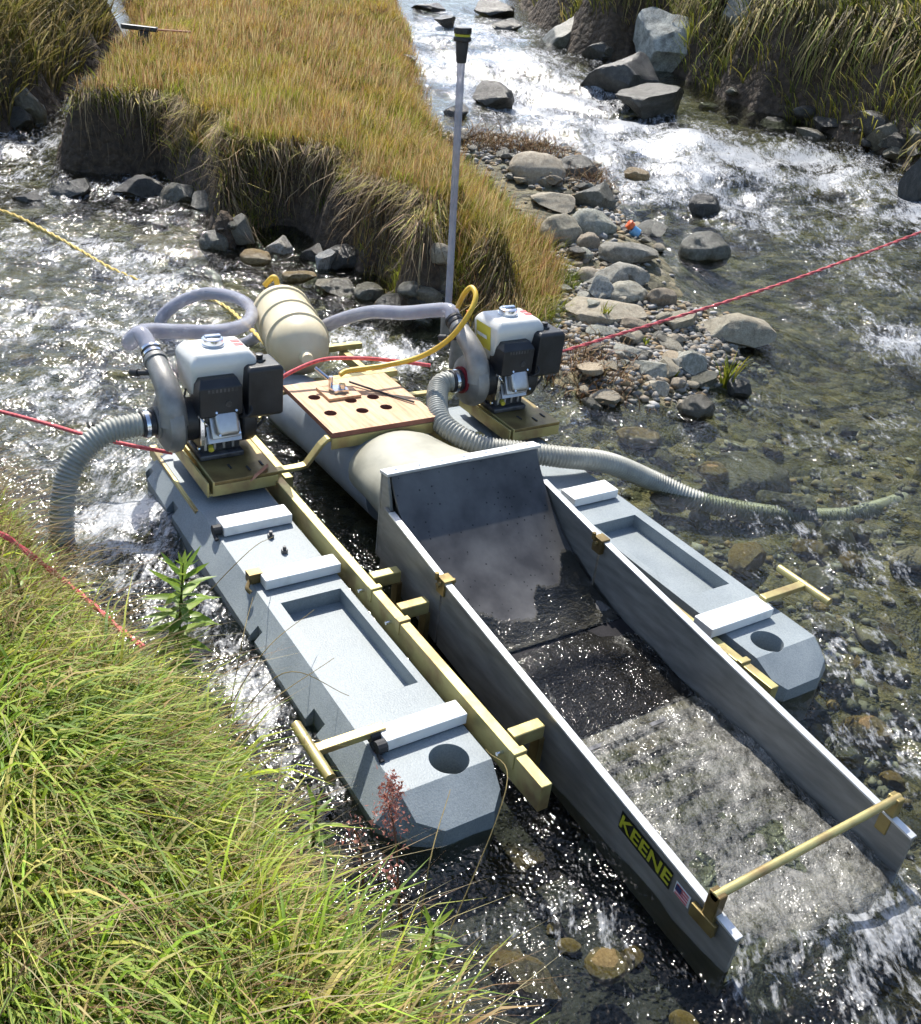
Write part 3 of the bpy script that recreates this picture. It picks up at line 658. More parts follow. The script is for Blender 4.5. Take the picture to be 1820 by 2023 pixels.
rim = MB().prism([(-.385, .436), (-.340, .4415), (-.340, .452), (-.385, .4455)], -HW - .004, HW + .004, 'y').build('header_rim', 'aluminium_bright', dredge, .002)
for yy in np.linspace(-.23, .23, 7): MB().cyl((-.362, yy, .445), (-.362, yy, .4515), .004, 10).build('rivet', 'chrome', rim)
MB().box((-.386, -HW + .002, .16), (-.378, HW - .002, .434)).build('header_back', 'aluminium', dredge)
for s in (-1, 1):
    y0, y1 = sorted((s * (HW - .010), s * (HW - .002)))
    MB().prism([(-.376, .436), (-.348, .436), (-.325, .37), (-.30, .30), (-.30, .16), (-.376, .16)], y0, y1, 'y').build('header_cheek', 'aluminium', dredge)
# rubber mat, riffle bed, end brace
_xe, _ze = prof[-1]
MB().prism([(_xe - .02, sfloor(0) - .005), (.46, sfloor(.46) - .005), (.46, sfloor(.46) + .008), (_xe - .02, _ze - .0015)], -HW + .002, HW - .002, 'y').build('rubber_mat', 'rubber_mat', sl)
MB().prism([(.465, sfloor(.465) - .005), (1.098, sfloor(1.098) - .005), (1.098, sfloor(1.098) + .004), (.465, sfloor(.465) + .004)], -HW + .002, HW - .002, 'y').build('riffle_bed', 'sluice_bed', sl)
for i in range(9):
    x = .50 + i * .068; MB().box((x, -HW + .004, sfloor(x) + .004), (x + .012, HW - .004, sfloor(x) + .016)).build('riffle', 'engine_dark', sl)
MB().cyl((1.035, -.285, stop(1.035) + .048), (1.035, .285, stop(1.035) + .048), .0095, 14).build('brace_bar', 'zinc_yellow', sl, sm=True)
for s in (-1, 1):
    y0, y1 = sorted((s * .262, s * .285))
    MB().box((1.020, y0, stop(1.03) - .05), (1.050, y1, stop(1.03) + .055)).build('brace_bracket', 'zinc_bronze', sl, .003)
    y0, y1 = sorted((s * .276, s * .288)); MB().box((.995, y0, stop(1.03) - .045), (1.06, y1, stop(1.03) - .012)).build('brace_foot', 'zinc_bronze', sl, .002)
# stickers on the near panel: maker's plate and flag
yp = -HW - .0115
def onwall(x, d): return (x, yp, stop(x) - d)
sa, sb = .765, .930
MB().add([onwall(sa, .016), onwall(sb, .016), onwall(sb, .066), onwall(sa, .066)], [(3, 2, 1, 0)]).build('maker_sticker', 'sticker_black', sl, recalc=False)
ang = math.atan(SL)
def text_mesh(txt, size, name, mat, par, M, spacing=1.0, shear=0.0, sx=1.0):
    cu = bpy.data.curves.new(name, 'FONT'); cu.body = txt; cu.size = size; cu.align_x = 'CENTER'; cu.align_y = 'CENTER'; cu.space_character = spacing; cu.shear = shear; cu.offset = .0012; cu.resolution_u = 2
    o = bpy.data.objects.new(name, cu); C.objects.link(o); bpy.context.view_layer.update()
    me = bpy.data.meshes.new_from_object(o.evaluated_get(bpy.context.evaluated_depsgraph_get())); bpy.data.objects.remove(o, do_unlink=True)
    me.transform(Matrix.Diagonal((sx, 1, 1, 1))); me.transform(M); me.materials.clear(); me.materials.append(MATS[mat])
    r = bpy.data.objects.new(name, me); C.objects.link(r); r.parent = par; return r
cx = (sa + sb) / 2
Mt = Matrix.Translation((cx, yp - .0018, stop(cx) - .041)) @ Matrix.Rotation(-ang, 4, 'Y') @ Matrix.Rotation(math.radians(90), 4, 'X')
text_mesh('KEENE', .049, 'sticker_lettering', 'sticker_yellow', sl, Mt, 1.02, 0.0, 1.12)
fa, fb = .942, .985
MB().add([onwall(fa, .022), onwall(fb, .022), onwall(fb, .055), onwall(fa, .055)], [(3, 2, 1, 0)]).build('flag_sticker', 'white_paint', sl, recalc=False)
yp -= .0018
for i in range(4):
    d = .025 + i * .0076; MB().add([onwall(fa + .004, d), onwall(fb - .004, d), onwall(fb - .004, d + .0040), onwall(fa + .004, d + .0040)], [(3, 2, 1, 0)]).build('flag_stripe', 'label_red', sl, recalc=False)
yp -= .0018
MB().add([onwall(fa + .004, .025), onwall(fa + .020, .025), onwall(fa + .020, .040), onwall(fa + .004, .040)], [(3, 2, 1, 0)]).build('flag_canton', 'sticker_blue', sl, recalc=False)

# water running through the sluice
sx_ = np.arange(-.20, 1.22, .007); sy_ = np.linspace(-HW + .003, HW - .003, 76)
X, Y, F = grid(sx_, sy_)
dep = .014 + .024 * smooth(.46, .75, X) + .012 * smooth(.9, 1.10, X)
fl_ = np.array([sfloor(x) for x in sx_]).repeat(len(sy_))
turb = smooth(.45, .475, X + .01 * fbm(X, Y, 9, 2)); side = smooth(.08, .25, np.abs(Y))
fo = .0 + .22 * side * (1 - turb) + turb * (.80 + .35 * fbm(X, Y, 7, 3, 4.))
for _bx, _by, _br, _bs in ((.30, -.20, .10, .7), (.42, -.21, .10, .8), (.18, -.23, .06, .6), (.16, .18, .10, .6), (.26, .23, .07, .5), (.40, .23, .06, .45), (.05, -.23, .05, .6), (.33, -.10, .05, .3)):
    fo = fo + (1 - turb) * _bs * np.exp(-((X - _bx) ** 2 + (Y - _by) ** 2) / (_br * _br)) * (.6 + .6 * fbm(X, Y, 22, 2, 9.))  # sparkle clumps along the walls, painted in as pale foam patches
wav = (.003 + .006 * turb + .005 * side) * (fbm(X, Y, 11, 3) + .5 * fbm(X, Y, 26, 2, 3.))
wav = wav + .010 * np.exp(-((X - .20 - .25 * np.abs(Y)) ** 2) / .0025) * (1 - turb)
rz_ = np.interp(X, [p[0] for p in prof], [p[1] for p in prof])
zz = np.where(X < prof[-1][0], np.maximum(fl_ + dep, rz_ + .004), fl_ + dep) + wav
zz = zz - .5 * np.clip(X - 1.11, 0, None) - 1.5 * np.clip(X - 1.12, 0, None) ** 2
x_start = .03 - .55 * np.clip(Y - .02, 0, None) - .30 * np.clip(-Y - .1, 0, None) + .05 * fbm(X * .2, Y, 14, 2, 1.)
keep = (X > x_start)
F = F[keep[F].all(1)]
tag(mesh_np('sluice_water', np.stack([X, Y, zz], 1), F, 'sluice_water_material', None, True, {'foam': ('FLOAT', np.clip(fo, 0, 1))}), 'thin sheet of water running down the sluice, turbulent at the lower end', kind='structure')

# ------------------------------------------------------------------ pump engines
def rbox(lo, hi, name, mat, par, bev=.008, seg=3, M=None):
    o = MB().box(lo, hi, M).build(name, mat, par, bev, seg=seg)
    o.data.polygons.foreach_set('use_smooth', np.ones(len(o.data.polygons), bool)); return o
def engine(label, corner, warn):
    org = (corner[0] - .085, corner[1] + .065, .256)
    e = thing('pump_engine', label, 'pump engine', org, 'petrol engines driving the water pumps')
    # mounting plate and side channel
    MB().box((-.12, -.075, -.012), (.215, .135, 0)).build('base_plate', 'zinc_bronze', e, .002)
    MB().box((.2045, -.075, -.05), (.2155, .135, -.0125)).build('plate_lip', 'zinc_yellow', e, .002)
    ch = MB()
    for k in (0, 1): ch.box((-.12, -.100 + .018 * k, -.045), (.222, -.094 + .018 * k, .004))
    ch.box((-.12, -.0935, -.043), (.222, -.0825, -.036)); ch.build('channel', 'zinc_yellow', e, .001)
    for bx_, by_ in ((.12, .0), (.15, .05), (.13, .1)): MB().box((bx_, by_, .0005), (bx_ + .03, by_ + .006, .003)).build('slot', 'black_rubber', e)
    rbox((-.085, -.07, .0), (.075, .075, .018), 'feet', 'engine_dark', e, .004)
    rbox((-.075, -.06, .016), (.055, .07, .16), 'crankcase', 'engine_dark', e, .012)
    T = Matrix.Translation((.030, .012, .098)) @ Matrix.Rotation(math.radians(-25), 4, 'Y')
    for k in range(7):
        MB().box((-.05 + k * .012, -.055, -.055), (-.045 + k * .012, .055, .055), T).build('cooling_fin', 'engine_silver', e, .001)
    rbox((.036, -.046, -.042), (.048, .046, .05), 'head', 'engine_silver', e, .003, M=T)
    rc = rbox((.0485, -.038, -.035), (.082, .038, .045), 'rocker_cover', 'engine_silver', e, .014, 4, M=T)
    T2 = T
    for (a, b) in ((-.032, -.03), (.032, -.03), (-.032, .04), (.032, .04)):
        q = T2 @ Vector((.082, a, b)); MB().cyl(q, q + (T2.to_3x3() @ Vector((.004, 0, 0))), .004, 8).build('bolt', 'chrome', rc)
    # spark plug lead
    q = T @ Vector((.05, .05, .02)); MB().tube(curve([q, q + Vector((.03, .012, .01)), q + Vector((.03, .03, .03)), q + Vector((-.02, .03, .05))], 6), .004, 8).build('spark_lead', 'black_rubber', e)
    # fan housing and recoil on the far side
    MB().cyl((-.02, .075, .10), (-.02, .125, .10), .085, 28).build('fan_housing', 'black_plastic', e, .008, sm=True)
    # fuel tank
    tk = MB().loft([[(x, y, z) for x, y in ((x0, y0), (x1, y0), (x1, y1), (x0, y1))] for (x0, x1, y0, y1, z) in
         ((-.085, .0, -.060, .115, .178), (-.108, .03, -.074, .125, .215), (-.117, .047, -.080, .130, .300), (-.117, .047, -.080, .130, .318), (-.098, .03, -.060, .110, .342))]).build('fuel_tank', 'tank_white', e, .011, seg=4)
    tk.data.polygons.foreach_set('use_smooth', np.ones(len(tk.data.polygons), bool))
    MB().tube([(-.042, .018, .338), (-.042, .018, .346), (-.042, .018, .3465), (-.042, .018, .362), (-.042, .018, .366)], [.038, .038, .034, .034, .028], 28).build('fuel_cap', 'chrome', tk, sm=True)
    MB().box((-.050, -.008, .366), (-.034, .044, .373)).build('cap_grip', 'chrome', tk, .003)
    for k in range(2): MB().box((-.06 + .03 * k, .080, .3425), (-.04 + .03 * k, .106, .3435)).build('red_decal', 'label_red', tk)
    if warn:
        MB().add([(-.095, -.0812, .312), (.0, -.0812, .312), (.01, -.0775, .225), (-.085, -.0775, .225)], [(0, 1, 2, 3)]).build('warning_label', 'label_yellow', tk)
        MB().add([(-.085, -.0816, .275), (-.02, -.0816, .275), (-.015, -.0806, .262), (-.08, -.0806, .262)], [(0, 1, 2, 3)]).build('label_print', 'white_paint', tk)
    MB().box((-.085, -.05, .14), (.02, .10, .20)).build('cylinder_shroud', 'black_plastic', e, .01)
    # muffler under its black guard
    mg = MB().loft([[(x, y, z) for x, y in ((x0, y0), (x1, y0), (x1, y1), (x0, y1))] for (x0, x1, y0, y1, z) in
         ((.003, .085, -.066, .060, .152), (.0, .0885, -.071, .065, .160), (.0, .0885, -.071, .065, .250), (.010, .068, -.060, .054, .274))]).build('muffler_guard', 'black_plastic', e, .003)
    for k in range(8):
        MB().box((.0888, -.045 + k * .0125, .236), (.0896, -.038 + k * .0125, .247)).build('vent_slot', 'engine_dark', mg)
    MB().cyl((.0887, .02, .195), (.092, .02, .195), .010, 12).build('exhaust_outlet', 'engine_dark', mg)
    # air cleaner
    ac = MB().loft([[(x, y, z) for x, y in ((x0, y0), (x1, y0), (x1, y1), (x0, y1))] for (x0, x1, y0, y1, z) in
         ((-.022, .078, .092, .196, .130), (-.029, .085, .086, .203, .140), (-.029, .085, .086, .203, .290), (-.020, .076, .095, .194, .300))]).build('air_cleaner', 'black_plastic', e, .004)
    MB().tube([(.025, .145, .300), (.025, .145, .306), (.025, .145, .307), (.025, .145, .321), (.025, .145, .322)], [.02, .018, .010, .012, .008], 20).build('wing_knob', 'black_plastic', ac, sm=True)
    # carburettor, pipe and fuel valve below the air cleaner
    MB().box((.0, .088, .10), (.05, .135, .155)).cyl((.03, .115, .105), (.03, .115, .07), .016, 14).build('carburettor', 'cast_grey', e, .005)
    MB().box((.052, .10, .13), (.066, .125, .144)).build('fuel_valve', 'label_red', e, .002)
    MB().tube(curve([(.03, .135, .15), (.05, .15, .11), (.04, .12, .07), (.02, .09, .05)], 6), .005, 8).build('fuel_line', 'black_rubber', e)
    MB().box((.055, -.062, .05), (.062, -.05, .165)).build('governor_rod', 'chrome', e)
    for k in range(4): MB().box((.0565, -.052 + k * .03, .03), (.062, -.044 + k * .03, .075)).build('crankcase_rib', 'engine_silver', e, .001)
    MB().cyl((.056, -.03, .04), (.075, -.034, .036), .009, 10).build('oil_filler', 'label_yellow', e, .001, sm=True)
    for k, (bx_, bz_) in enumerate(((-.06, .03), (.04, .03), (.045, .13), (-.06, .14))): MB().cyl((bx_, -.0605, bz_), (bx_, -.066, bz_), .006, 8).build('bolt', 'chrome', e)
    MB().tube(curve([(.02, -.055, .165), (.05, -.062, .15), (.07, -.05, .13), (.06, -.03, .11)], 5), .0025, 6).build('throttle_rod', 'chrome', e)
    MB().tube(curve([(-.05, -.07, .20), (-.02, -.085, .17), (.02, -.08, .14), (.03, -.07, .09)], 5), .0035, 6).build('stop_wire', 'black_rubber', e)
    MB().box((.03, -.066, .12), (.052, -.058, .15)).build('governor_plate', 'engine_silver', e, .001)
    # centrifugal pump on the near side: flange, volute, outlet elbow, inlet
    MB().cyl((-.01, -.061, .115), (-.01, -.105, .115), .068, 28).build('pump_flange', 'black_plastic', e, .004, sm=True)
    secs = []
    for yy, rr in ((-.104, .055), (-.108, .078), (-.118, .090), (-.140, .094), (-.160, .086), (-.170, .066), (-.174, .046)):
        secs.append([(-.01 + (rr + .012 * (k / 40.0)) * math.cos(2 * math.pi * k / 40 + 2.0), yy, .115 + (rr + .012 * (k / 40.0)) * math.sin(2 * math.pi * k / 40 + 2.0)) for k in range(40)])
    vo = MB().loft(secs).build('volute', 'cast_grey', e, sm=True)
    pth = curve([(.040, -.138, .125), (.030, -.138, .180), (-.012, -.139, .228), (-.070, -.140, .258), (-.115, -.140, .275)], 6)
    n = len(pth); MB().tube(pth, [.044 - .012 * i / (n - 1) for i in range(n)], 22).build('outlet_elbow', 'cast_grey', e, sm=True)
    a = Vector((-.115, -.140, .275)); d = (a - Vector((-.070, -.140, .258))).normalized()
    MB().cyl(a - d * .006, a + d * .012, .037, 22).build('outlet_ring', 'cast_grey', e, .002, sm=True)
    MB().cyl(a + d * .0125, a + d * .055, .031, 22).build('coupling', 'engine_dark', e, .002, sm=True)
    for q in (.02, .042):
        MB().cyl(a + d * q, a + d * (q + .01), .034, 22).build('hose_clamp', 'chrome' if not warn else 'black_rubber', e, sm=True)
    p = Vector((-.085, -.168, .252)); MB().cyl(p, p + Vector((-.02, -.03, -.004)), .009, 10).cyl(p + Vector((-.02, -.03, -.004)), p + Vector((-.045, -.045, -.01)), .012, 10).build('prime_plug', 'black_rubber', e, sm=True)
    MB().cyl((-.01, -.1745, .118), (-.01, -.184, .118), .050, 26).build('inlet_gasket', 'dark_red' if warn else 'cast_grey', e, sm=True)
    MB().cyl((-.01, -.1845, .118), (-.01, -.225, .118), .041, 26).build('inlet_coupling', 'black_plastic', e, .003, sm=True)
    MB().cyl((-.01, -.205, .118), (-.01, -.217, .118), .044, 26).build('hose_clamp', 'chrome', e, sm=True)
    return Vector(org), a + d * .05
cL = bz(397, 759, .526); cR = bz(1000, 685, .526)
eL, oL = engine('white-tanked petrol pump engine on the near pontoon, left of the plywood deck', cL, False)
eR, oR = engine('white-tanked petrol pump engine with yellow side label, right of the plywood deck', cR, True)
# supports under the plates
for org in (eL, eR):
    MB().box((org.x - .11, org.y - .06, .185), (org.x - .08, org.y + .125, .242)).build('engine_support', 'zinc_bronze', dredge)
    MB().box((org.x + .15, org.y - .06, .185), (org.x + .18, org.y + .125, .242)).build('engine_support', 'zinc_bronze', dredge)

# ------------------------------------------------------------------ hoses
def corrugated(name, pts, r, label, pitch=.0125, amp=.0035):
    P = resample(curve(pts, 24), pitch / 4); P[1:-1] = (P[:-2] + 2 * P[1:-1] + P[2:]) / 4; n = len(P)
    rad = [r + amp * math.cos(2 * math.pi * i / 4) for i in range(n)]
    o = MB().tube([tuple(p) for p in P], rad, 18, True).build(name, 'corrugated', None, sm=False)
    o.data.polygons.foreach_set('use_smooth', np.ones(len(o.data.polygons), bool))
    return tag(o, label, 'hose', 'corrugated suction hoses of the pumps')
def W(px, py, z): return tuple(bz(px, py, z))
li = eL + Vector((-.01, -.207, .118)); ri = eR + Vector((-.01, -.207, .118))
corrugated('suction_hose', [tuple(li), (li.x, li.y - .05, li.z), (li.x, li.y - .12, li.z - .01), (li.x + .01, li.y - .19, li.z - .045), (li.x + .03, li.y - .245, li.z - .105), (li.x + .055, li.y - .278, li.z - .185), (li.x + .075, li.y - .295, li.z - .28), (li.x + .085, li.y - .30, li.z - .40)], .035, 'grey corrugated suction hose arching from the left pump into the water by the bank')
corrugated('suction_hose', [tuple(ri), (ri.x - .005, ri.y - .045, ri.z - .004), (ri.x + .03, ri.y - .088, ri.z - .02), W(868, 826, .325), W(905, 860, .30), W(960, 884, .275), W(1030, 893, .265), W(1110, 903, .25), W(1200, 914, .215), W(1290, 950, .11), W(1380, 990, .055), W(1470, 1010, .03), W(1560, 1020, .0), W(1680, 1020, -.02), W(1800, 985, -.05)], .036, 'grey corrugated suction hose looping behind the header and over the far pontoon into the stream')
def smooth_tube(name, pts, r, mat, label, cat, group=None, n=14, seg=10):
    o = MB().tube(curve(pts, seg), r, n).build(name, mat, None, sm=True); return tag(o, label, cat, group)
a = eL + oL
smooth_tube('clear_hose', [tuple(a), (a.x - .07, a.y - .01, a.z + .03), W(257, 676, .54), W(285, 655, .52), W(350, 655, .47), W(430, 655, .43), W(485, 640, .39), W(497, 612, .36), W(465, 588, .33), W(405, 580, .30), W(350, 600, .25), W(318, 632, .18), W(330, 668, .10), W(400, 690, .06), W(480, 680, .10), W(530, 660, .16), (-1.62, .0, .16)], .0275, 'clear_hose', 'clear plastic pressure hose coiled in a loop behind the left pump', 'hose', 'clear pressure hoses', 16)
a = eR + oR
smooth_tube('clear_hose', [tuple(a), (a.x - .05, a.y, a.z + .02), W(800, 618, .50), W(740, 616, .46), W(690, 626, .40), W(640, 645, .33), W(590, 670, .22), (-1.66, .02, .16)], .0275, 'clear_hose', 'clear plastic pressure hose arching from the right pump behind the cream tank', 'hose', 'clear pressure hoses', 16)
smooth_tube('clear_hose', [W(345, 575, .0), W(345, 550, .035), W(385, 535, .045), W(425, 548, .04), W(435, 590, .0)], .028, 'clear_hose', 'arc of clear hose just breaking the water beyond the coil', 'hose', 'clear pressure hoses', 16)
smooth_tube('air_hose', [(p_ := bz(672, 740, .40))[:3], W(690, 732, .41), W(760, 722, .43), W(830, 705, .47), W(885, 672, .55), W(922, 628, .64), W(940, 588, .70), W(932, 568, .72), W(918, 580, .69), W(905, 605, .60)], .0095, 'hose_yellow', 'yellow air hose from the plywood deck up to the right engine', 'hose')
smooth_tube('red_hose', [W(540, 760, .36), W(575, 735, .40), W(640, 710, .43), W(720, 708, .44), W(790, 714, .42), W(850, 722, .40)], .007, 'rope_red', 'red line laid across the raft in front of the cream tank', 'rope', 'red ropes')

# reserve air tank
ta = np.array([-1.46, -.005, .33]); tb = np.array([-2.02, .105, .345]); d = (tb - ta); L = np.linalg.norm(d); d /= L
rp_ = [(0.0, .022), (.012, .024), (.035, .026), (.045, .045), (.065, .082), (.10, .108), (.15, .118), (.165, .119), (.168, .127), (.19, .127), (.193, .119), (.31, .119), (.313, .126), (.335, .126), (.338, .119), (.455, .119), (.458, .127), (.48, .127), (.483, .119), (.52, .112), (.56, .085), (.58, .04), (.585, .0)]
tank = MB().tube([tuple(ta + d * q) for q, r in rp_], [max(r, .001) for q, r in rp_], 36).build('air_tank', 'cream_plastic', None, sm=True)
tag(tank, 'cream ribbed plastic air tank lying on the raft behind the plywood deck', 'tank')
e0 = tb + np.array([-.0, 0, .03])
MB().tube(curve([tuple(e0), tuple(e0 + [-.03, .01, .06]), tuple(e0 + [-.05, .0, .08]), tuple(e0 + [-.07, -.03, .04])], 6), .012, 10).build('hose_end', 'hose_yellow', tank, sm=True)

# float gauge: clear tall tube beside the right engine
pb = np.array(bz(884, 640, .30)); pt_dir = None
best = None
for lx in np.linspace(-.2, .1, 31):
    for ly in np.linspace(-.2, .1, 31):
        q = CR @ np.array([pb[0] + lx, pb[1] + ly, 1.47]) + CT; e = (910 + FPX * q[0] / q[2] - 915) ** 2 + (1011.5 + FPX * q[1] / q[2] - 62) ** 2 + 2000 * (lx * lx + ly * ly)
        if best is None or e < best[0]: best = (e, lx, ly)
ptp = np.array([pb[0] + best[1], pb[1] + best[2], 1.47]); dv = (ptp - pb) / (1.47 - .30)
tubeT = thing('standpipe', 'tall clear plastic pipe with black capped top standing behind the right engine', 'pipe', tuple(pb + dv * -.10))
def at_z(z): return Vector(pb + dv * (z - .30)) - Vector(tubeT.location)
MB().cyl(at_z(.36), at_z(1.40), .0155, 16).build('clear_pipe', 'clear_hose', tubeT, sm=True)
MB().tube([at_z(1.36), at_z(1.365), at_z(1.43), at_z(1.435)], [.018, .020, .025, .025], 20).build('reducer', 'black_rubber', tubeT, sm=True)
MB().cyl(at_z(1.4355), at_z(1.452), .034, 24).build('cap', 'black_plastic', tubeT, .003, sm=True)
MB().cyl(at_z(1.4525), at_z(1.461), .031, 24).build('yellow_band', 'sticker_yellow', tubeT, sm=True)
MB().cyl(at_z(1.4615), at_z(1.484), .034, 24).build('cap', 'black_plastic', tubeT, .003, sm=True)
MB().cyl(at_z(.20), at_z(.36), .030, 22).build('valve_body', 'cast_grey', tubeT, .004, sm=True)
MB().cyl(at_z(.30) + Vector((.055, .03, -.02)), at_z(.20) + Vector((.055, .03, -.09)), .035, 22).build('compressor_head', 'cast_grey', tubeT, .005, sm=True)
for k, (dx, dy) in enumerate(((.03, .02), (.07, .06))):
    MB().cyl(at_z(.36) + Vector((dx, dy, -.01)), at_z(.36) + Vector((dx, dy, .02)), .009, 12).build('red_knob', 'orange', tubeT, sm=True)

# ropes
def rope(name, pts, r, mat, label, group=None, seg=12):
    P = resample(curve(pts, seg), .012 if r > .004 else .02)
    m = MB()
    # two twisted strands
    for ph in (0, math.pi):
        q = []; up = Vector((0, 0, 1))
        for i in range(len(P)):
            t = Vector(P[min(i + 1, len(P) - 1)] - P[max(i - 1, 0)]).normalized(); a = (up - t * up.dot(t)).normalized(); b = t.cross(a)
            an = i * .55 + ph; q.append(tuple(Vector(P[i]) + (a * math.cos(an) + b * math.sin(an)) * r * .55))
        m.tube(q, r * .72, 6)
    return tag(m.build(name, mat, None, sm=True), label, 'rope', group)
rr_end = at(1900, 428, .55)
rr0 = np.array(bz(1085, 702, .28))
mid = (rr0 + rr_end) / 2; mid[2] -= .035
rope('mooring_rope', [tuple(rr0), tuple(mid), tuple(rr_end)], .0062, 'rope_red', 'taut red rope running from the right engine to the far right bank', 'red ropes', 40)
smooth_tube('mooring_line', [W(-60, 798, .12), W(10, 815, .14), W(90, 836, .18), W(165, 858, .22), W(260, 880, .23), (eL.x - .12, eL.y - .1, .2)], .0065, 'rope_red', 'red rope entering from the left edge behind the near pump', 'rope', 'red ropes')
rope('yellow_rope', [W(-20, 408, .14), W(40, 430, .13), W(130, 478, .115), W(230, 535, .105), W(330, 572, .10), W(430, 598, .11), W(480, 635, .14), W(535, 690, .18)], .0085, 'rope_yellow', 'yellow rope trailing upstream across the left channel', None)
def on_bank(px, py, h=.05):
    r = ray(px, py); t = np.arange(.4, 6, .01); q = CP[None] + r[None] * t[:, None]
    k = q[:, 2] < np.maximum(ground_z(q[:, 0], q[:, 1]), zw(q[:, 0], q[:, 1])) + h
    return tuple(q[int(np.argmax(k))])

# ------------------------------------------------------------------ rocks
def rock_mesh(seed, sub, flat, angular):
    bm = bmesh.new(); bmesh.ops.create_icosphere(bm, subdivisions=sub, radius=1.0)
    rg = np.random.default_rng(seed); V = np.array([v.co[:] for v in bm.verts])
    # cut with random planes for facets
    for _ in range(int(5 + 9 * angular)):
        n = rg.normal(size=3); n /= np.linalg.norm(n); d = rg.uniform(.45, .85) if angular > .5 else rg.uniform(.70, .97)
        k = V @ n - d; V -= np.clip(k, 0, None)[:, None] * n * (1.0 if angular > .5 else .8)
    q = 1 + .10 * noise3(V[:, 0] * 1.7 + seed, V[:, 1] * 1.7, V[:, 2] * 1.7) + .05 * noise3(V[:, 0] * 4 + seed, V[:, 1] * 4, V[:, 2] * 4) + .022 * noise3(V[:, 0] * 9 + seed, V[:, 1] * 9, V[:, 2] * 9)
    V = V * q[:, None]; V /= np.abs(V).max(0); V *= [1, rg.uniform(.62, .9), flat]
    for v, c in zip(bm.verts, V): v.co = c
    me = bpy.data.meshes.new('rock'); bm.to_mesh(me); bm.free()
    me.polygons.foreach_set('use_smooth', np.ones(len(me.polygons), bool))
    if angular > .5:
        try: me.set_sharp_from_angle(angle=math.radians(28))
        except Exception: pass
    return me
ROCKS = {'round': [rock_mesh(i, 4, .62, .1) for i in range(5)], 'slab': [rock_mesh(20 + i, 4, .36, .6) for i in range(5)], 'block': [rock_mesh(40 + i, 4, .7, 1.0) for i in range(5)]}
SMALL = [rock_mesh(60 + i, 3, .40 + .06 * (i % 4), .35 + .1 * i) for i in range(8)]
_rock_cache = {}; _last = [None]; SC = {}
def rock_obj(me, mat, loc, size, rot, label=None, cat='rock', group=None, name='rock'):
    key = (me.name, mat)
    if key not in _rock_cache:
        m2 = me.copy(); m2.materials.clear(); m2.materials.append(MATS[mat]); _rock_cache[key] = m2
    o = bpy.data.objects.new(name, _rock_cache[key]); C.objects.link(o); o.location = loc; o.scale = size; o.rotation_euler = rot; _last[0] = o
    return tag(o, label, cat, group)
VIEW_R = math.atan2(CR[0][1], CR[0][0])     # heading of the picture's right-hand direction
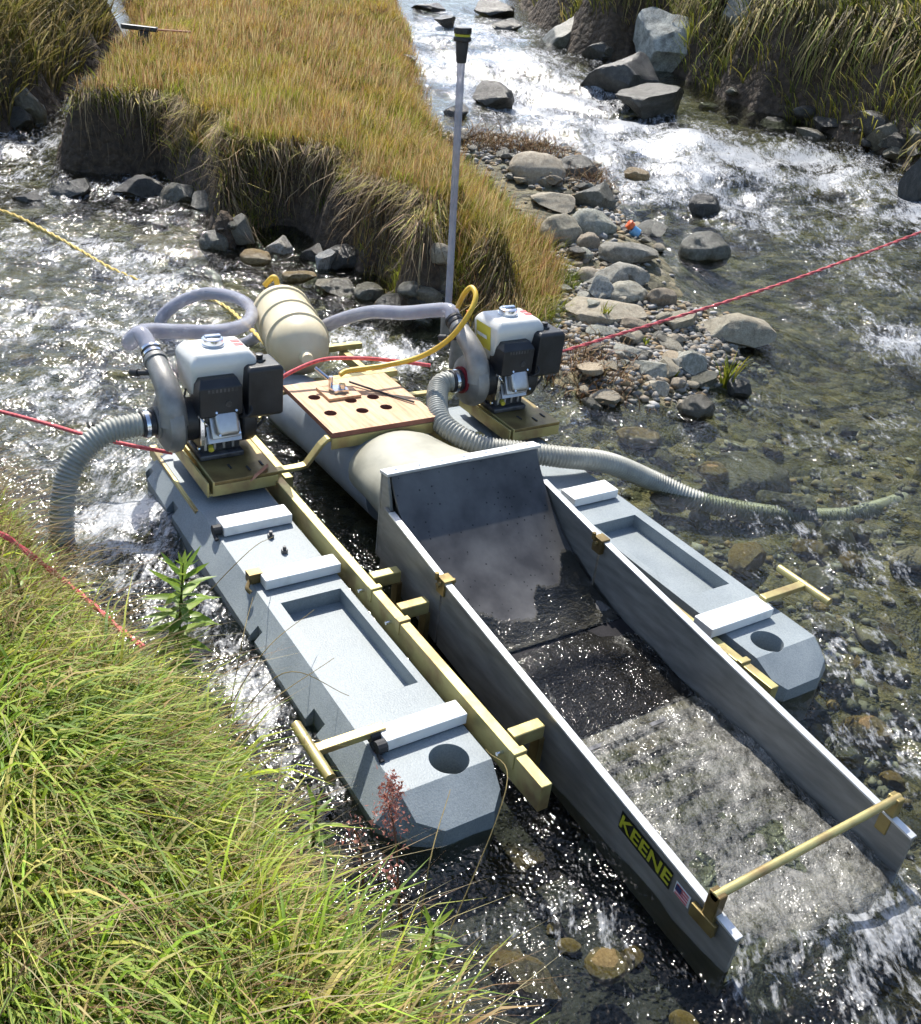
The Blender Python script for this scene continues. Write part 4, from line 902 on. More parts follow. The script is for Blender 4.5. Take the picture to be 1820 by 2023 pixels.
# photo centre, width and height in the photo, shape, stone, tilt, label
BIG = [
 (1232, 150, 155, 95, 'block', 'stone_dark', 0, 'big dark flat-topped boulder standing in the rapids near the right bank'),
 (1288, 196, 128, 55, 'block', 'stone_dark', 0, 'dark angular boulder just in front of the flat-topped boulder'),
 (1330, 66, 155, 125, 'block', 'stone_pale', .25, 'large pale grey boulder leaning in the right bank'),
 (1455, 20, 90, 70, 'block', 'stone_dry', .1, 'grey boulder half buried in turf at the top of the right bank'),
 (1110, 62, 120, 60, 'slab', 'stone_wet', -.7, 'grey slab leaning on the right bank beside the upper rapids'),
 (1190, 96, 70, 40, 'block', 'stone_dark', 0, 'small dark rock between the leaning slab and the flat-topped boulder'),
 (1390, 405, 56, 36, 'round', 'stone_dark', 0, 'small black rock alone in the white rapids'),
 (1393, 486, 108, 62, 'round', 'stone_wet', 0, 'wet brown rounded rock standing in the right channel'),
 (965, 188, 85, 46, 'block', 'stone_dark', 0, 'dark rock at the island side of the upper rapids'),
 (905, 215, 50, 28, 'block', 'stone_dark', 0, 'small dark rock at the grass edge right of the clear pipe'),
 (1256, 343, 52, 32, 'round', 'stone_ochre', 0, 'mossy brown rock at the edge of the white rapids'),
 (1440, 648, 195, 62, 'slab', 'stone_tan', 0, 'large flat tan rock at the tip of the gravel bar under the red rope'),
 (1108, 452, 92, 64, 'round', 'stone_tan', 0, 'pale rounded boulder touching the island grass'),
 (1172, 440, 105, 54, 'round', 'stone_dry', .2, 'oval grey boulder beside the pale rounded boulder'),
 (1160, 474, 50, 36, 'round', 'stone_tan', 0, 'small round tan stone below the oval grey boulder'),
 (1240, 499, 120, 48, 'slab', 'stone_dry', 0, 'blue-grey slab at the water edge below the plastic bottle'),
 (1215, 542, 150, 50, 'slab', 'stone_dry', 0, 'long flat grey slab in the middle of the boulder pile'),
 (1240, 576, 95, 44, 'round', 'stone_dry', 0, 'rounded grey stone under the long flat slab'),
 (1178, 572, 56, 50, 'block', 'stone_pale', .3, 'pale greenish stone standing on edge in the boulder pile'),
 (1196, 608, 165, 50, 'slab', 'stone_tan', 0, 'broad tan slab at the foot of the boulder pile'),
 (1306, 584, 64, 44, 'round', 'stone_tan', 0, 'small brown stone right of the broad tan slab'),
 (1345, 632, 70, 40, 'block', 'stone_tan', 0, 'stone wedged under the red rope left of the large flat rock'),
 (1285, 722, 84, 52, 'block', 'stone_dry', 0, 'grey angular stone on the gravel left of the grass sprig'),
 (1362, 712, 84, 46, 'slab', 'stone_dry', .1, 'grey flat stone on the gravel behind the grass sprig'),
 (1236, 690, 70, 40, 'slab', 'stone_dry', 0, 'flat stone on the gravel just below the red rope'),
 (1250, 640, 60, 34, 'round', 'stone_tan', 0, 'small stone on the gravel just above the red rope'),
 (1390, 748, 70, 36, 'block', 'stone_wet', 0, 'wet stone at the water edge below the grass sprig'),
 (1460, 760, 46, 40, 'block', 'stone_dark', .2, 'dark stone in the shallows right of the grass sprig'),
 (1300, 762, 60, 28, 'slab', 'stone_dry', 0, 'low flat stone at the lower edge of the gravel bar'),
 (1185, 650, 60, 36, 'slab', 'stone_dry', 0, 'flat stone close behind the right engine'),
 (1175, 385, 110, 70, 'block', 'stone_wet', .1, 'brown ragged rock under dead plants by the rapids'),
 (1060, 330, 120, 60, 'round', 'stone_tan', 0, 'brown hummock of stone on the island shore'),
 (1140, 330, 90, 50, 'round', 'stone_wet', 0, 'brown rounded rock on the shore near the dead plants'),
 (1100, 395, 110, 34, 'slab', 'stone_tan', 0, 'flat tan stone above the pale rounded boulder'),
 (1812, 335, 70, 130, 'block', 'stone_dark', 0, 'black upright rock cut by the right edge of the picture'),
 (1758, 256, 84, 60, 'block', 'stone_wet', 0, 'grey-topped rock at the foot of the right bank'),
 (1815, 262, 50, 60, 'block', 'stone_wet', 0, 'rock at the right picture edge above the black upright rock'),
 (1640, 240, 60, 26, 'block', 'stone_dark', 0, 'low dark rock where the right bank meets the rapids'),
 (968, 18, 84, 30, 'block', 'stone_dark', 0, 'dark rock at the very top of the rapids'),
 (1003, 46, 62, 24, 'block', 'stone_dark', 0, 'small dark rock below the topmost rock of the rapids'),
 (850, 14, 70, 18, 'block', 'stone_dark', 0, 'flat dark rock in the rapids at the top edge beside the island'),
 (880, 40, 40, 18, 'block', 'stone_dark', 0, 'small dark rock just left of the pipe cap'),
 (42, 192, 78, 90, 'block', 'stone_wet', -.5, 'tilted grey rock below the tussocks at the upper left'),
 (30, 235, 56, 40, 'block', 'stone_dark', 0, 'dark wet rock at the foot of the tilted grey rock'),
 (150, 368, 80, 38, 'block', 'stone_dark', 0, 'black rock standing out from the foot of the island bank'),
 (55, 392, 62, 26, 'block', 'stone_dark', 0, 'low black rock in the left channel above the yellow rope'),
 (275, 372, 90, 46, 'slab', 'stone_dark', .1, 'dark slab under the overhang of the island bank'),
 (346, 382, 90, 40, 'slab', 'stone_wet', -.6, 'slanted grey slab leaning against the island bank'),
 (402, 398, 78, 44, 'block', 'stone_wet', 0, 'blocky grey stone right of the slanted slab'),
 (470, 440, 60, 66, 'slab', 'stone_wet', -.9, 'steep grey slab at the corner of the island bank'),
 (552, 486, 58, 40, 'block', 'stone_pale', 0, 'pale-topped block at the foot of the island bank'),
 (505, 506, 64, 28, 'round', 'stone_ochre', 0, 'small tan stone left of the pale-topped block'),
 (424, 474, 62, 44, 'round', 'stone_wet', 0, 'wet glistening stone in the left channel'),
 (310, 450, 110, 40, 'slab', 'stone_ochre', 0, 'low ochre rock awash at the edge of the left channel'),
 (372, 470, 90, 44, 'slab', 'stone_ochre', 0, 'ochre rock under water beside the glistening stone'),
 (618, 500, 50, 40, 'block', 'stone_dark', 0, 'dark stone right of the pale-topped block'),
 (640, 512, 34, 46, 'block', 'stone_pale', .3, 'small pale stone standing at the island foot'),
 (680, 508, 70, 44, 'round', 'stone_dark', 0, 'rounded dark stone under the hanging roots'),
 (664, 562, 86, 34, 'slab', 'stone_wet', 0, 'flat grey stone in the water behind the cream tank'),
 (726, 574, 66, 36, 'round', 'stone_wet', 0, 'rounded grey stone right of the flat grey stone'),
 (590, 545, 70, 26, 'slab', 'stone_ochre', 0, 'low brown stone in the water just above the cream tank'),
 (868, 496, 46, 36, 'round', 'stone_tan', 0, 'tan stone lodged in the bank left of the clear pipe'),
 (780, 600, 70, 34, 'round', 'stone_dark', 0, 'dark stone under the bank behind the right clear hose'),
 (830, 585, 70, 40, 'block', 'stone_dark', 0, 'dark blocky stone under the bank beside the standing pipe'),
 (1480, 880, 190, 90, 'round', 'stone_wet', 0, 'large grey boulder just under the water right of the raft'),
 (1265, 832, 90, 44, 'round', 'stone_ochre', 0, 'ochre stone under shallow water behind the right hose'),
 (1412, 906, 66, 34, 'round', 'stone_ochre', 0, 'rusty stone under water in front of the large sunken boulder'),
 (1378, 800, 80, 46, 'round', 'stone_wet', 0, 'greenish stone in the shallows below the gravel bar'),
 (1725, 1400, 115, 80, 'round', 'stone_ochre', 0, 'mossy brown stone under water right of the far pontoon tip'),
 (1330, 960, 90, 40, 'slab', 'stone_ochre', 0, 'flat brown stone under water by the right hose'),
 (1560, 960, 120, 50, 'slab', 'stone_wet', 0, 'flat sunken slab beyond the submerged hose end'),
 (1200, 1885, 90, 40, 'round', 'stone_ochre', 0, 'olive stone under the water at the bottom of the picture'),
]
BIGPOS = []
for i, (px, py, w, h, shp, mat, tilt, lab) in enumerate(BIG):
    BIGPOS.append((px, py, lab))
    p = atg(px, py + h * .38); dep = (CR @ p + CT)[2]; k_ = 1.15 if mat in ('stone_dark', 'stone_pale') else 1.0; sx = w * dep / FPX / 2 * k_; sz = h * dep / FPX / 2 * 1.25 * k_
    me = ROCKS[shp][i % 5]; fl = {'round': .62, 'slab': .36, 'block': .7}[shp]
    under = 'under water' in lab or 'sunken' in lab or 'awash' in lab or 'under the water' in lab or 'under shallow' in lab
    zc = p[2] + sz * (.28 if not under else -.75)
    if under: sz *= .8
    rock_obj(me, mat, (p[0] - .25 * sx * CR[2][0] * -1 * .6, p[1] + .25 * sx * .5 * .6, zc), (sx, sx * 1.05, max(sz / fl, .3 * sx)), (0, tilt, VIEW_R + random.uniform(-.35, .35)), lab)
# smaller cobbles one can still pick out
def scatter(n, region, size, mats, label, group, cat='stone', sink=.35, pxlim=None):
    c = 0; tries = 0
    while c < n and tries < n * 40:
        tries += 1
        px, py = region(); p = atg(px, py)
        if float(ground_z(p[0], p[1])[0]) > zw(p[0], p[1]) + .12: continue
        s = random.uniform(*size) * random.choice((.6, .8, 1, 1.3)); me = random.choice(SMALL); z = float(ground_z(p[0], p[1])[0])
        if -1.7 < p[0] < .7 and -.8 < p[1] < .8: continue
        mt = random.choice(mats); rock_obj(me, mt, (p[0], p[1], z + s * sink), (s, s * random.uniform(.8, 1.1), s * random.uniform(.8, 1.2)), (random.uniform(-.3, .3), random.uniform(-.3, .3), random.uniform(0, 6.3)), (lb := near_label(px, py, mt, s, label, 'cobble' if 'cobble' in group else 'stone')), cat, group, 'stone'); SC.setdefault((lb, group), []).append((px, _last[0])); c += 1
TONE = {'stone_dry': 'grey', 'stone_tan': 'tan', 'stone_dark': 'dark', 'stone_wet': 'wet grey', 'stone_ochre': 'ochre', 'stone_pale': 'pale'}
import re as _re
def near_label(px, py, mat, s, place, kind_):
    b = min(BIGPOS, key=lambda q: (q[0] - px) ** 2 + (q[1] - py) ** 2)
    short = _re.split(r' (?:standing|just|leaning|half|between|alone|at|right|left|under|touching|beside|below|in|on|wedged|close|above|cut|where|with|of|lodged|beyond|awash|out)\b', b[2])[0]
    dx, dy = px - b[0], py - b[1]
    side = ('right of' if dx > 0 else 'left of') if abs(dx) > abs(dy) else ('in front of' if dy > 0 else 'behind')
    size = 'tiny' if s < .045 else ('small' if s < .075 else 'fist-sized')
    return f'{size} {TONE[mat]} {kind_} {side} the {short}, {place}'
def box_reg(x0, x1, y0, y1): return lambda: (random.uniform(x0, x1), random.uniform(y0, y1))
def line_reg(pts, jx, jy):
    def f():
        i = random.randrange(len(pts) - 1); t = random.random(); a, b = pts[i], pts[i + 1]
        return a[0] + (b[0] - a[0]) * t + random.gauss(0, jx), a[1] + (b[1] - a[1]) * t + random.gauss(0, jy)
    return f
scatter(70, line_reg([(1130, 480), (1180, 560), (1200, 640), (1300, 700), (1420, 730), (1250, 760), (1150, 700)], 45, 26), (.025, .07), ['stone_dry', 'stone_tan', 'stone_tan', 'stone_wet'], 'on the gravel bar', 'loose stones on the gravel bar')
scatter(46, line_reg([(890, 240), (980, 310), (1080, 360), (1180, 350), (1240, 430), (1280, 540)], 30, 18), (.04, .09), ['stone_tan', 'stone_dry', 'stone_wet'], 'on the rapids shore', 'stones along the rapids shore')
scatter(70, line_reg([(150, 300), (240, 365), (330, 410), (450, 470), (560, 515), (660, 545), (760, 600), (850, 620)], 22, 14), (.035, .09), ['stone_dark', 'stone_dark', 'stone_wet', 'stone_dark'], 'under the island bank', 'dark stones under the island bank')
scatter(44, box_reg(1150, 1820, 790, 1600), (.04, .09), ['stone_ochre', 'stone_wet', 'stone_wet', 'stone_tan'], 'on the stream bed', 'stream bed cobbles on the right')
scatter(24, box_reg(20, 420, 430, 820), (.05, .1), ['stone_ochre', 'stone_wet', 'stone_wet'], 'in the left channel', 'stream bed cobbles on the left')
scatter(8, box_reg(1000, 1450, 1750, 2020), (.03, .07), ['stone_ochre', 'stone_wet'], 'on the stream bed', 'stream bed cobbles in front')
scatter(26, line_reg([(830, 30), (900, 120), (1050, 100), (1150, 130)], 40, 20), (.05, .12), ['stone_dark', 'stone_wet'], 'in the upper rapids', 'stones in the upper rapids')
scatter(24, line_reg([(1400, 190), (1560, 235), (1700, 270), (1810, 330)], 14, 8), (.06, .13), ['stone_dark', 'stone_wet'], 'at the right bank', 'stones at the right bank')
for (lb, g_), L_ in SC.items():
    if len(L_) >= 2:
        L_.sort(key=lambda q: q[0])
        W0 = ['leftmost', 'second-from-left', 'third-from-left', 'fourth-from-left', 'fifth-from-left', 'sixth-from-left', 'seventh-from-left'][:len(L_) - 1] + ['rightmost']
        if len(L_) == 2: W0 = ['left-hand', 'right-hand']
        if len(L_) == 3: W0 = ['leftmost', 'middle', 'rightmost']
        for w_, (px_, o_) in zip(W0, L_): o_['label'] = w_ + ' ' + lb
# gravel nobody could count
def gravel(n, region, size, name, label):
    bm = bmesh.new(); bmesh.ops.create_icosphere(bm, subdivisions=1, radius=1); B = np.array([v.co[:] for v in bm.verts]); BF = np.array([[v.index for v in f.verts] for f in bm.faces]); bm.free()
    V = []; Fl = []; T = []
    pal = np.array([(.20, .19, .165), (.30, .28, .25), (.24, .20, .15), (.14, .135, .12), (.36, .35, .33), (.27, .19, .10)])
    for i in range(n):
        px, py = region(); p = at(px, py, -.02); z = float(ground_z(p[0], p[1])[0])
        if z > zw(p[0], p[1]) + .25: continue
        s = random.uniform(*size); v = B * (1 + .25 * RNG.normal(size=(len(B), 1))) * [s, s * random.uniform(.6, 1), s * random.uniform(.4, .7)]
        a = random.uniform(0, 6.3); ca, sa = math.cos(a), math.sin(a); v = v @ np.array([[ca, sa, 0], [-sa, ca, 0], [0, 0, 1]]) + [p[0], p[1], z + s * .2]
        Fl.append(BF + len(V) * len(B)); V.append(v); T.append(np.tile(np.r_[random.choice(pal) * random.uniform(.7, 1.1), 1], (len(B), 1)))
    tag(mesh_np(name, np.concatenate(V), np.concatenate(Fl), 'gravel_stone', None, False, {'tint': ('FLOAT_COLOR', np.concatenate(T))}), label, kind='stuff')
_m, _nt, _b = newmat('gravel_stone'); _a = _nt.nodes.new('ShaderNodeAttribute'); _a.attribute_name = 'tint'; _nt.links.new(_a.outputs['Color'], _b.inputs['Base Color']); _b.inputs['Roughness'].default_value = .75
gravel(2600, line_reg([(1080, 470), (1170, 560), (1200, 640), (1320, 700), (1440, 700), (1300, 760), (1150, 720), (1120, 640)], 50, 30), (.008, .03), 'gravel', 'fine gravel of the bar between island and raft')
gravel(1800, line_reg([(880, 250), (980, 310), (1090, 350), (1200, 370), (1240, 450)], 34, 22), (.010, .035), 'gravel', 'gravel on the island shore by the rapids')
gravel(900, box_reg(1120, 1820, 760, 1650), (.010, .03), 'gravel', 'gravel on the stream bed right of the raft')

# ------------------------------------------------------------------ grass
def blades(name, P, H, Wd, D, lean, c0, c1, label, droop=0.0, mat='grass_blade', kind='stuff', parent=None, fine=False):
    """one thin bent blade per root; D unit lean direction (n,2), lean = sideways reach / height"""
    n = len(P); up = np.array([0, 0, 1.0]); D3 = np.c_[D, np.zeros(n)]
    ang = RNG.uniform(0, 2 * np.pi, n); S = np.c_[np.cos(ang), np.sin(ang), np.zeros(n)] * Wd[:, None] / 2
    H_ = H[:, None]; l = lean[:, None]
    m1 = P + up * H_ * .45 + D3 * H_ * l * .22; m2 = P + up * H_ * (.80 - .25 * droop) + D3 * H_ * l * .62; tp = P + up * H_ * (1.0 - .75 * droop) + D3 * H_ * l
    if fine:
        V = np.stack([P - S, P + S, m1 - S * .8, m1 + S * .8, tp], 1).reshape(-1, 3); b = np.arange(n)[:, None] * 5
        F = np.concatenate([b + [0, 1, 3], b + [0, 3, 2], b + [2, 3, 4]], 0); cm = c0 * .4 + c1 * .6
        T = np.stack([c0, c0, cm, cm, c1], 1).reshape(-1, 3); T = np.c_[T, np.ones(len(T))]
        return tag(mesh_np(name, V, F, mat, parent, False, {'tint': ('FLOAT_COLOR', T)}), label, kind=kind)
    V = np.stack([P - S, P + S, m1 - S * .95, m1 + S * .95, m2 - S * .62, m2 + S * .62, tp], 1).reshape(-1, 3)
    b = np.arange(n)[:, None] * 7
    F = np.concatenate([b + [0, 1, 3], b + [0, 3, 2], b + [2, 3, 5], b + [2, 5, 4], b + [4, 5, 6]], 0)
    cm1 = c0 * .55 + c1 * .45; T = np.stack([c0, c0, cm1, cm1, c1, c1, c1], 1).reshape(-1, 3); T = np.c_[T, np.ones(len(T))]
    o = mesh_np(name, V, F, mat, parent, False, {'tint': ('FLOAT_COLOR', T)})
    return tag(o, label, kind=kind)
def pal_pick(n, cols, w):
    k = RNG.choice(len(cols), n, p=np.array(w) / sum(w)); c = np.array(cols)[k]; return c * RNG.uniform(.75, 1.25, (n, 1)) * RNG.uniform(.94, 1.06, (n, 3))
def sample_poly(poly, n, smin, wdist=1.0, bounds=None):
    P = np.array([p[:2] for p in poly]); lo = P.min(0); hi = P.max(0)
    if bounds is not None: lo = np.maximum(lo, bounds[0]); hi = np.minimum(hi, bounds[1])
    out = []; tot = 0
    while tot < n:
        x = RNG.uniform(lo[0], hi[0], 60000); y = RNG.uniform(lo[1], hi[1], 60000)
        c = CR @ np.stack([x, y, zw(x, y) + .3]) + CT[:, None]; u = 910 + FPX * c[0] / c[2]; v = 1011.5 + FPX * c[1] / c[2]
        k = (c[2] > .3) & (u > -120) & (u < 1940) & (v > -160) & (v < 2160)
        k &= RNG.random(60000) < np.clip(2.6 / np.maximum(c[2], .3), 0, 1) ** wdist
        x, y = x[k], y[k]; s, w = sdist(poly, x, y); k = s > smin; out.append(np.c_[x, y, s, w][k][:]); tot += int(k.sum())
    return np.concatenate(out)[:n]
def unit(a): return np.c_[np.cos(a), np.sin(a)]
def field(x, y, s, z): return fbm(x, y, s, 3, z)
# island: dense golden meadow
GB = ((-15, -3), (1, 9))
Q = sample_poly(ISL, 230000, .02, 1.3, GB)
x, y, s, ww = Q.T; z = ground_z(x, y); n = len(x)
f = field(x, y, .8, 1.0); f2 = field(x, y, 2.6, 6.0)
f4 = field(x, y, 6.0, 23.); H = RNG.uniform(.025, .095, n) * (1 + .5 * f + 1.1 * f4).clip(.25, 2.2) * np.where(s < .25, .8, 1) * np.where(RNG.random(n) < .05, 1.5, 1)
gold = pal_pick(n, [(.54, .35, .07), (.48, .37, .06), (.62, .43, .13), (.40, .35, .05), (.46, .23, .08), (.66, .50, .21)], [4.5, 4, 2.5, 3.5, 1.6, 1.2])
green = pal_pick(n, [(.24, .29, .03), (.34, .36, .04), (.17, .22, .025), (.42, .38, .05)], [3, 4, 2, 3])
edge = np.exp(-np.clip(s, 0, None) / .35)
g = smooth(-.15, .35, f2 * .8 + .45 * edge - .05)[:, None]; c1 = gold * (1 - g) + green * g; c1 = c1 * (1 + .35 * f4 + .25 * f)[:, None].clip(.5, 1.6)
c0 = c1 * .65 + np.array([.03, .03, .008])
wind = unit(RNG.normal(.2, 1.2, n) + 2.0 * f4); 
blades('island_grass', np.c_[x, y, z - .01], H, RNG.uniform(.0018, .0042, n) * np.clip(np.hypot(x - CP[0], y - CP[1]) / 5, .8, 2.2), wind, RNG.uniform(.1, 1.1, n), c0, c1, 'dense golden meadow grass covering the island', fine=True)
k = RNG.random(n) < .14; xs, ys = x[k], y[k]; n2 = len(xs)
hc = pal_pick(n2, [(.52, .38, .17), (.44, .25, .13), (.58, .46, .22), (.36, .2, .1)], [3, 2, 2, 1.5])
blades('grass_seed_stems', np.c_[xs, ys, ground_z(xs, ys)], RNG.uniform(.09, .18, n2), RNG.uniform(.002, .004, n2) * np.clip(np.hypot(xs - CP[0], ys - CP[1]) / 5, .8, 2.2), unit(RNG.normal(.3, 1, n2)), RNG.uniform(.1, .35, n2), hc * .6, hc, 'thin straw seed stems rising above the island grass')
def tufts(name, poly, ncl, per, smin, rad, hr, wr, cols, wts, label, bounds, wdist=1.0, droop=.3, fine=False, hs=1.0, upright=.9):
    Q = sample_poly(poly, ncl, smin, wdist, bounds); cx, cy = Q[:, 0], Q[:, 1]
    k = RNG.poisson(per, ncl).clip(6); idx = np.repeat(np.arange(ncl), k); m = len(idx)
    a = RNG.uniform(0, 2 * np.pi, m); r = rad * np.sqrt(RNG.random(m)) * RNG.uniform(.5, 1.3, ncl)[idx]
    x = cx[idx] + np.cos(a) * r; y = cy[idx] + np.sin(a) * r; hh = RNG.uniform(*hr, ncl)[idx] * RNG.uniform(.5, 1.1, m)
    if poly is NEAR: hh = hh * (.5 + .5 * smooth(-.5, .15, x))
    base = pal_pick(ncl, cols, wts)[idx] * RNG.uniform(.75, 1.25, (m, 1)); bend = RNG.uniform(0, 6.3, ncl)[idx]
    dirs = np.c_[np.cos(a) + .5 * np.cos(bend), np.sin(a) + .5 * np.sin(bend)]; dirs /= np.linalg.norm(dirs, axis=1)[:, None]
    sc = np.clip(np.hypot(x - CP[0], y - CP[1]) / 5, .8, 2.2) if wdist > .9 else 1.0
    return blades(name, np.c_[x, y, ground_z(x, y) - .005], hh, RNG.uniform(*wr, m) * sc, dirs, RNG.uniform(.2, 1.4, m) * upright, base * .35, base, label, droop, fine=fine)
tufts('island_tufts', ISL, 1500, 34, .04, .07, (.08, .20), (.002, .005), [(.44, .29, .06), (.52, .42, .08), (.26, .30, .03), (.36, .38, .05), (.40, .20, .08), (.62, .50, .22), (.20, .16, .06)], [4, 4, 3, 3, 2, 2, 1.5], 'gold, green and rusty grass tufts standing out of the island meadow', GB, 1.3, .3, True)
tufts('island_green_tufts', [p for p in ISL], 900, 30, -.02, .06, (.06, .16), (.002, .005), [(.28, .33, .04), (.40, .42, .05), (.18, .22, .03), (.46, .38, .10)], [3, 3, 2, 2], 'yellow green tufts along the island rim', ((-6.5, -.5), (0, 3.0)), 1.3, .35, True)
# dry grass and roots hanging over the undercut edge
def hanging(poly, idx, n, ln, cols, wts, name, label, out=.10, wid=(.003, .007), zoff=(-.04, .03), inset=.05):
    A = np.array([p[:2] for p in poly]); N_ = len(A); seg = [(A[i], A[(i + 1) % N_]) for i in idx]
    Ls = np.array([np.linalg.norm(b - a) for a, b in seg]); k = RNG.choice(len(seg), n, p=Ls / Ls.sum()); t = RNG.random(n)
    a = np.array([q[0] for q in seg])[k]; b = np.array([q[1] for q in seg])[k]; pos = a + (b - a) * t[:, None]
    d = (b - a) / np.linalg.norm(b - a, axis=1)[:, None]; nr = np.c_[d[:, 1], -d[:, 0]]
    s, _ = sdist(poly, *(pos + nr * .05).T); nr = np.where((s > 0)[:, None], -nr, nr)
    pos = pos - nr * (RNG.uniform(-.02, inset, n))[:, None] - nr * .10 * 0
    # walk inwards until the turf top
    best = pos.copy(); zb = ground_z(*pos.T); 
    for q in np.linspace(.0, .30, 7):
        zz = ground_z(*(pos - nr * q).T); kk = zz > zb + .03; best = np.where(kk[:, None], pos - nr * q, best); zb = np.where(kk, zz, zb)
    L = RNG.uniform(*ln, n); z0 = zb + RNG.uniform(*zoff, n)
    P0 = np.c_[best, z0]; j = RNG.normal(0, 1.0, (n, 2)); dirn = nr * RNG.uniform(.3, 1.2, (n, 1)) + j * .55
    reach = np.clip(np.linalg.norm(pos + nr * out - best, axis=1), .04, .13) * RNG.uniform(.4, 1.0, n)
    P1 = P0 + np.c_[dirn * reach[:, None] * .6, .02 + .03 * RNG.random(n)]; P2 = P0 + np.c_[dirn * (reach * 1.05)[:, None], -.35 * L]; P3 = P0 + np.c_[dirn * (reach * 1.15)[:, None] + RNG.normal(0, .03, (n, 2)), -L]
    W_ = RNG.uniform(*wid, n); tt = np.c_[d, np.zeros(n)] * W_[:, None] / 2
    V = np.stack([P0 - tt, P0 + tt, P1 - tt, P1 + tt, P2 - tt * .8, P2 + tt * .8, P3], 1).reshape(-1, 3); bb = np.arange(n)[:, None] * 7
    F = np.concatenate([bb + [0, 1, 3], bb + [0, 3, 2], bb + [2, 3, 5], bb + [2, 5, 4], bb + [4, 5, 6]], 0)
    c = pal_pick(n, cols, wts); T = np.repeat(c[:, None], 7, 1).reshape(-1, 3); T = np.c_[T, np.ones(len(T))]
    tag(mesh_np(name, V, F, 'dry_root', None, False, {'tint': ('FLOAT_COLOR', T)}), label, kind='stuff')
ne = len(_isl_edge)
hanging(ISL, list(range(0, ne + 2)), 3600, (.02, .40), [(.30, .21, .11), (.16, .11, .06), (.42, .32, .18), (.10, .07, .04), (.05, .035, .02)], [2, 3, 1.6, 2, 2], 'hanging_roots', 'dry grass and roots hanging over the undercut island edge', wid=(.002, .006))
hanging(ISL, list(range(0, ne + 2)), 2600, (.04, .22), [(.26, .18, .09), (.14, .10, .055), (.36, .27, .15), (.06, .045, .03)], [2, 3, 1.4, 3], 'bank_roots', 'dry roots sticking out of the undercut island bank', out=.05, wid=(.002, .008), zoff=(-.34, -.05), inset=.02)
hanging(ISL, list(range(0, ne + 2)), 1800, (-.05, .07), [(.40, .32, .08), (.32, .32, .05), (.44, .34, .14), (.2, .14, .07)], [3, 3, 2, 2], 'edge_grass', 'short grass curling over the island edge', out=.06, wid=(.002, .0045))
hanging(RIGHT, list(range(0, 9)), 3200, (.02, .5), [(.26, .21, .07), (.16, .13, .05), (.34, .28, .11), (.22, .24, .04), (.08, .06, .03)], [3, 3, 2, 2, 3], 'hanging_grass', 'long dry grass hanging down the right bank', out=.12, wid=(.008, .018), zoff=(-.15, .1))
hanging(LEFT, list(range(1, 8)), 2200, (.05, .45), [(.24, .18, .08), (.14, .10, .05), (.34, .28, .15), (.15, .14, .04)], [3, 3, 2, 2], 'hanging_grass', 'dry tussock grass hanging over the upper left bank', out=.14, wid=(.006, .014), zoff=(-.1, .1))
# right bank and upper left bank
Q = sample_poly(RIGHT, 46000, .1, .8, ((-16, 4), (4, 16))); x, y, s, ww = Q.T; n = len(x)
c1 = pal_pick(n, [(.32, .32, .05), (.42, .38, .07), (.22, .26, .035), (.50, .40, .14), (.16, .18, .03)], [3, 3, 3, 1.5, 2])
g2 = field(x, y, 1.3, 3.); c1 = c1 * (1 + .5 * g2)[:, None]
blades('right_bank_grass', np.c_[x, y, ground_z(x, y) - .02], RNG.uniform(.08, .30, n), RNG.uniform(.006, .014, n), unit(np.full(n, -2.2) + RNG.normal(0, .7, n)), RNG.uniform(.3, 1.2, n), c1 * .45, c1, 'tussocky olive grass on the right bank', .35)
Q = sample_poly(LEFT, 12000, .08, .8, ((-16, -6), (-3, 4))); x, y, s, ww = Q.T; n = len(x)
c1 = pal_pick(n, [(.30, .24, .09), (.22, .19, .05), (.36, .29, .15), (.16, .16, .03)], [3, 3, 2, 2])
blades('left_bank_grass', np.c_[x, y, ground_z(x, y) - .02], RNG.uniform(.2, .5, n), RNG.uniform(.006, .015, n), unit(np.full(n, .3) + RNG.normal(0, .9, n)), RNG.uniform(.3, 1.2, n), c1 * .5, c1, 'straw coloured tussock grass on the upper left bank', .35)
tufts('right_bank_tufts', RIGHT, 420, 40, .15, .14, (.2, .5), (.006, .012), [(.34, .34, .05), (.46, .42, .08), (.24, .28, .04), (.54, .44, .18)], [3, 3, 3, 2], 'yellow green tussocks on the right bank', ((-16, 4), (4, 16)), .8, .4)
# near bank: tangled green and straw grass, combed towards the water
NB = ((-2.4, -3.2), (2.2, -.4))
Q = sample_poly(NEAR, 42000, -.02, .35, NB); x, y, s, ww = Q.T; n = len(x); z = ground_z(x, y)
f = field(x, y, 2.2, 11.); f2 = field(x, y, 5.5, 15.); f3 = field(x, y, 1.2, 19.)
c1 = pal_pick(n, [(.25, .35, .02), (.40, .44, .03), (.15, .25, .02), (.46, .40, .11), (.10, .16, .015), (.50, .38, .15)], [4, 4, 3.5, 2, 2.5, 1])
dry = pal_pick(n, [(.40, .31, .12), (.33, .25, .08), (.24, .15, .07), (.46, .38, .18)], [3, 3, 1.5, 1.5])
g = (RNG.random(n) < smooth(-.1, .5, f3 + .25 * f2 + .12) * .75)[:, None]; c1 = np.where(g, dry, c1); c1 = c1 * (1 + .45 * f)[:, None].clip(.5, 1.5)
H = RNG.uniform(.04, .15, n) * (.5 + .5 * smooth(-.5, .15, x)) * (1 + .9 * f2).clip(.35, 2) * np.where(RNG.random(n) < .08, 1.5, 1) * (.55 + .45 * smooth(0, .3, s))
ang = .6 + 2.6 * f + 2.0 * f2 + RNG.normal(0, 1.0, n)
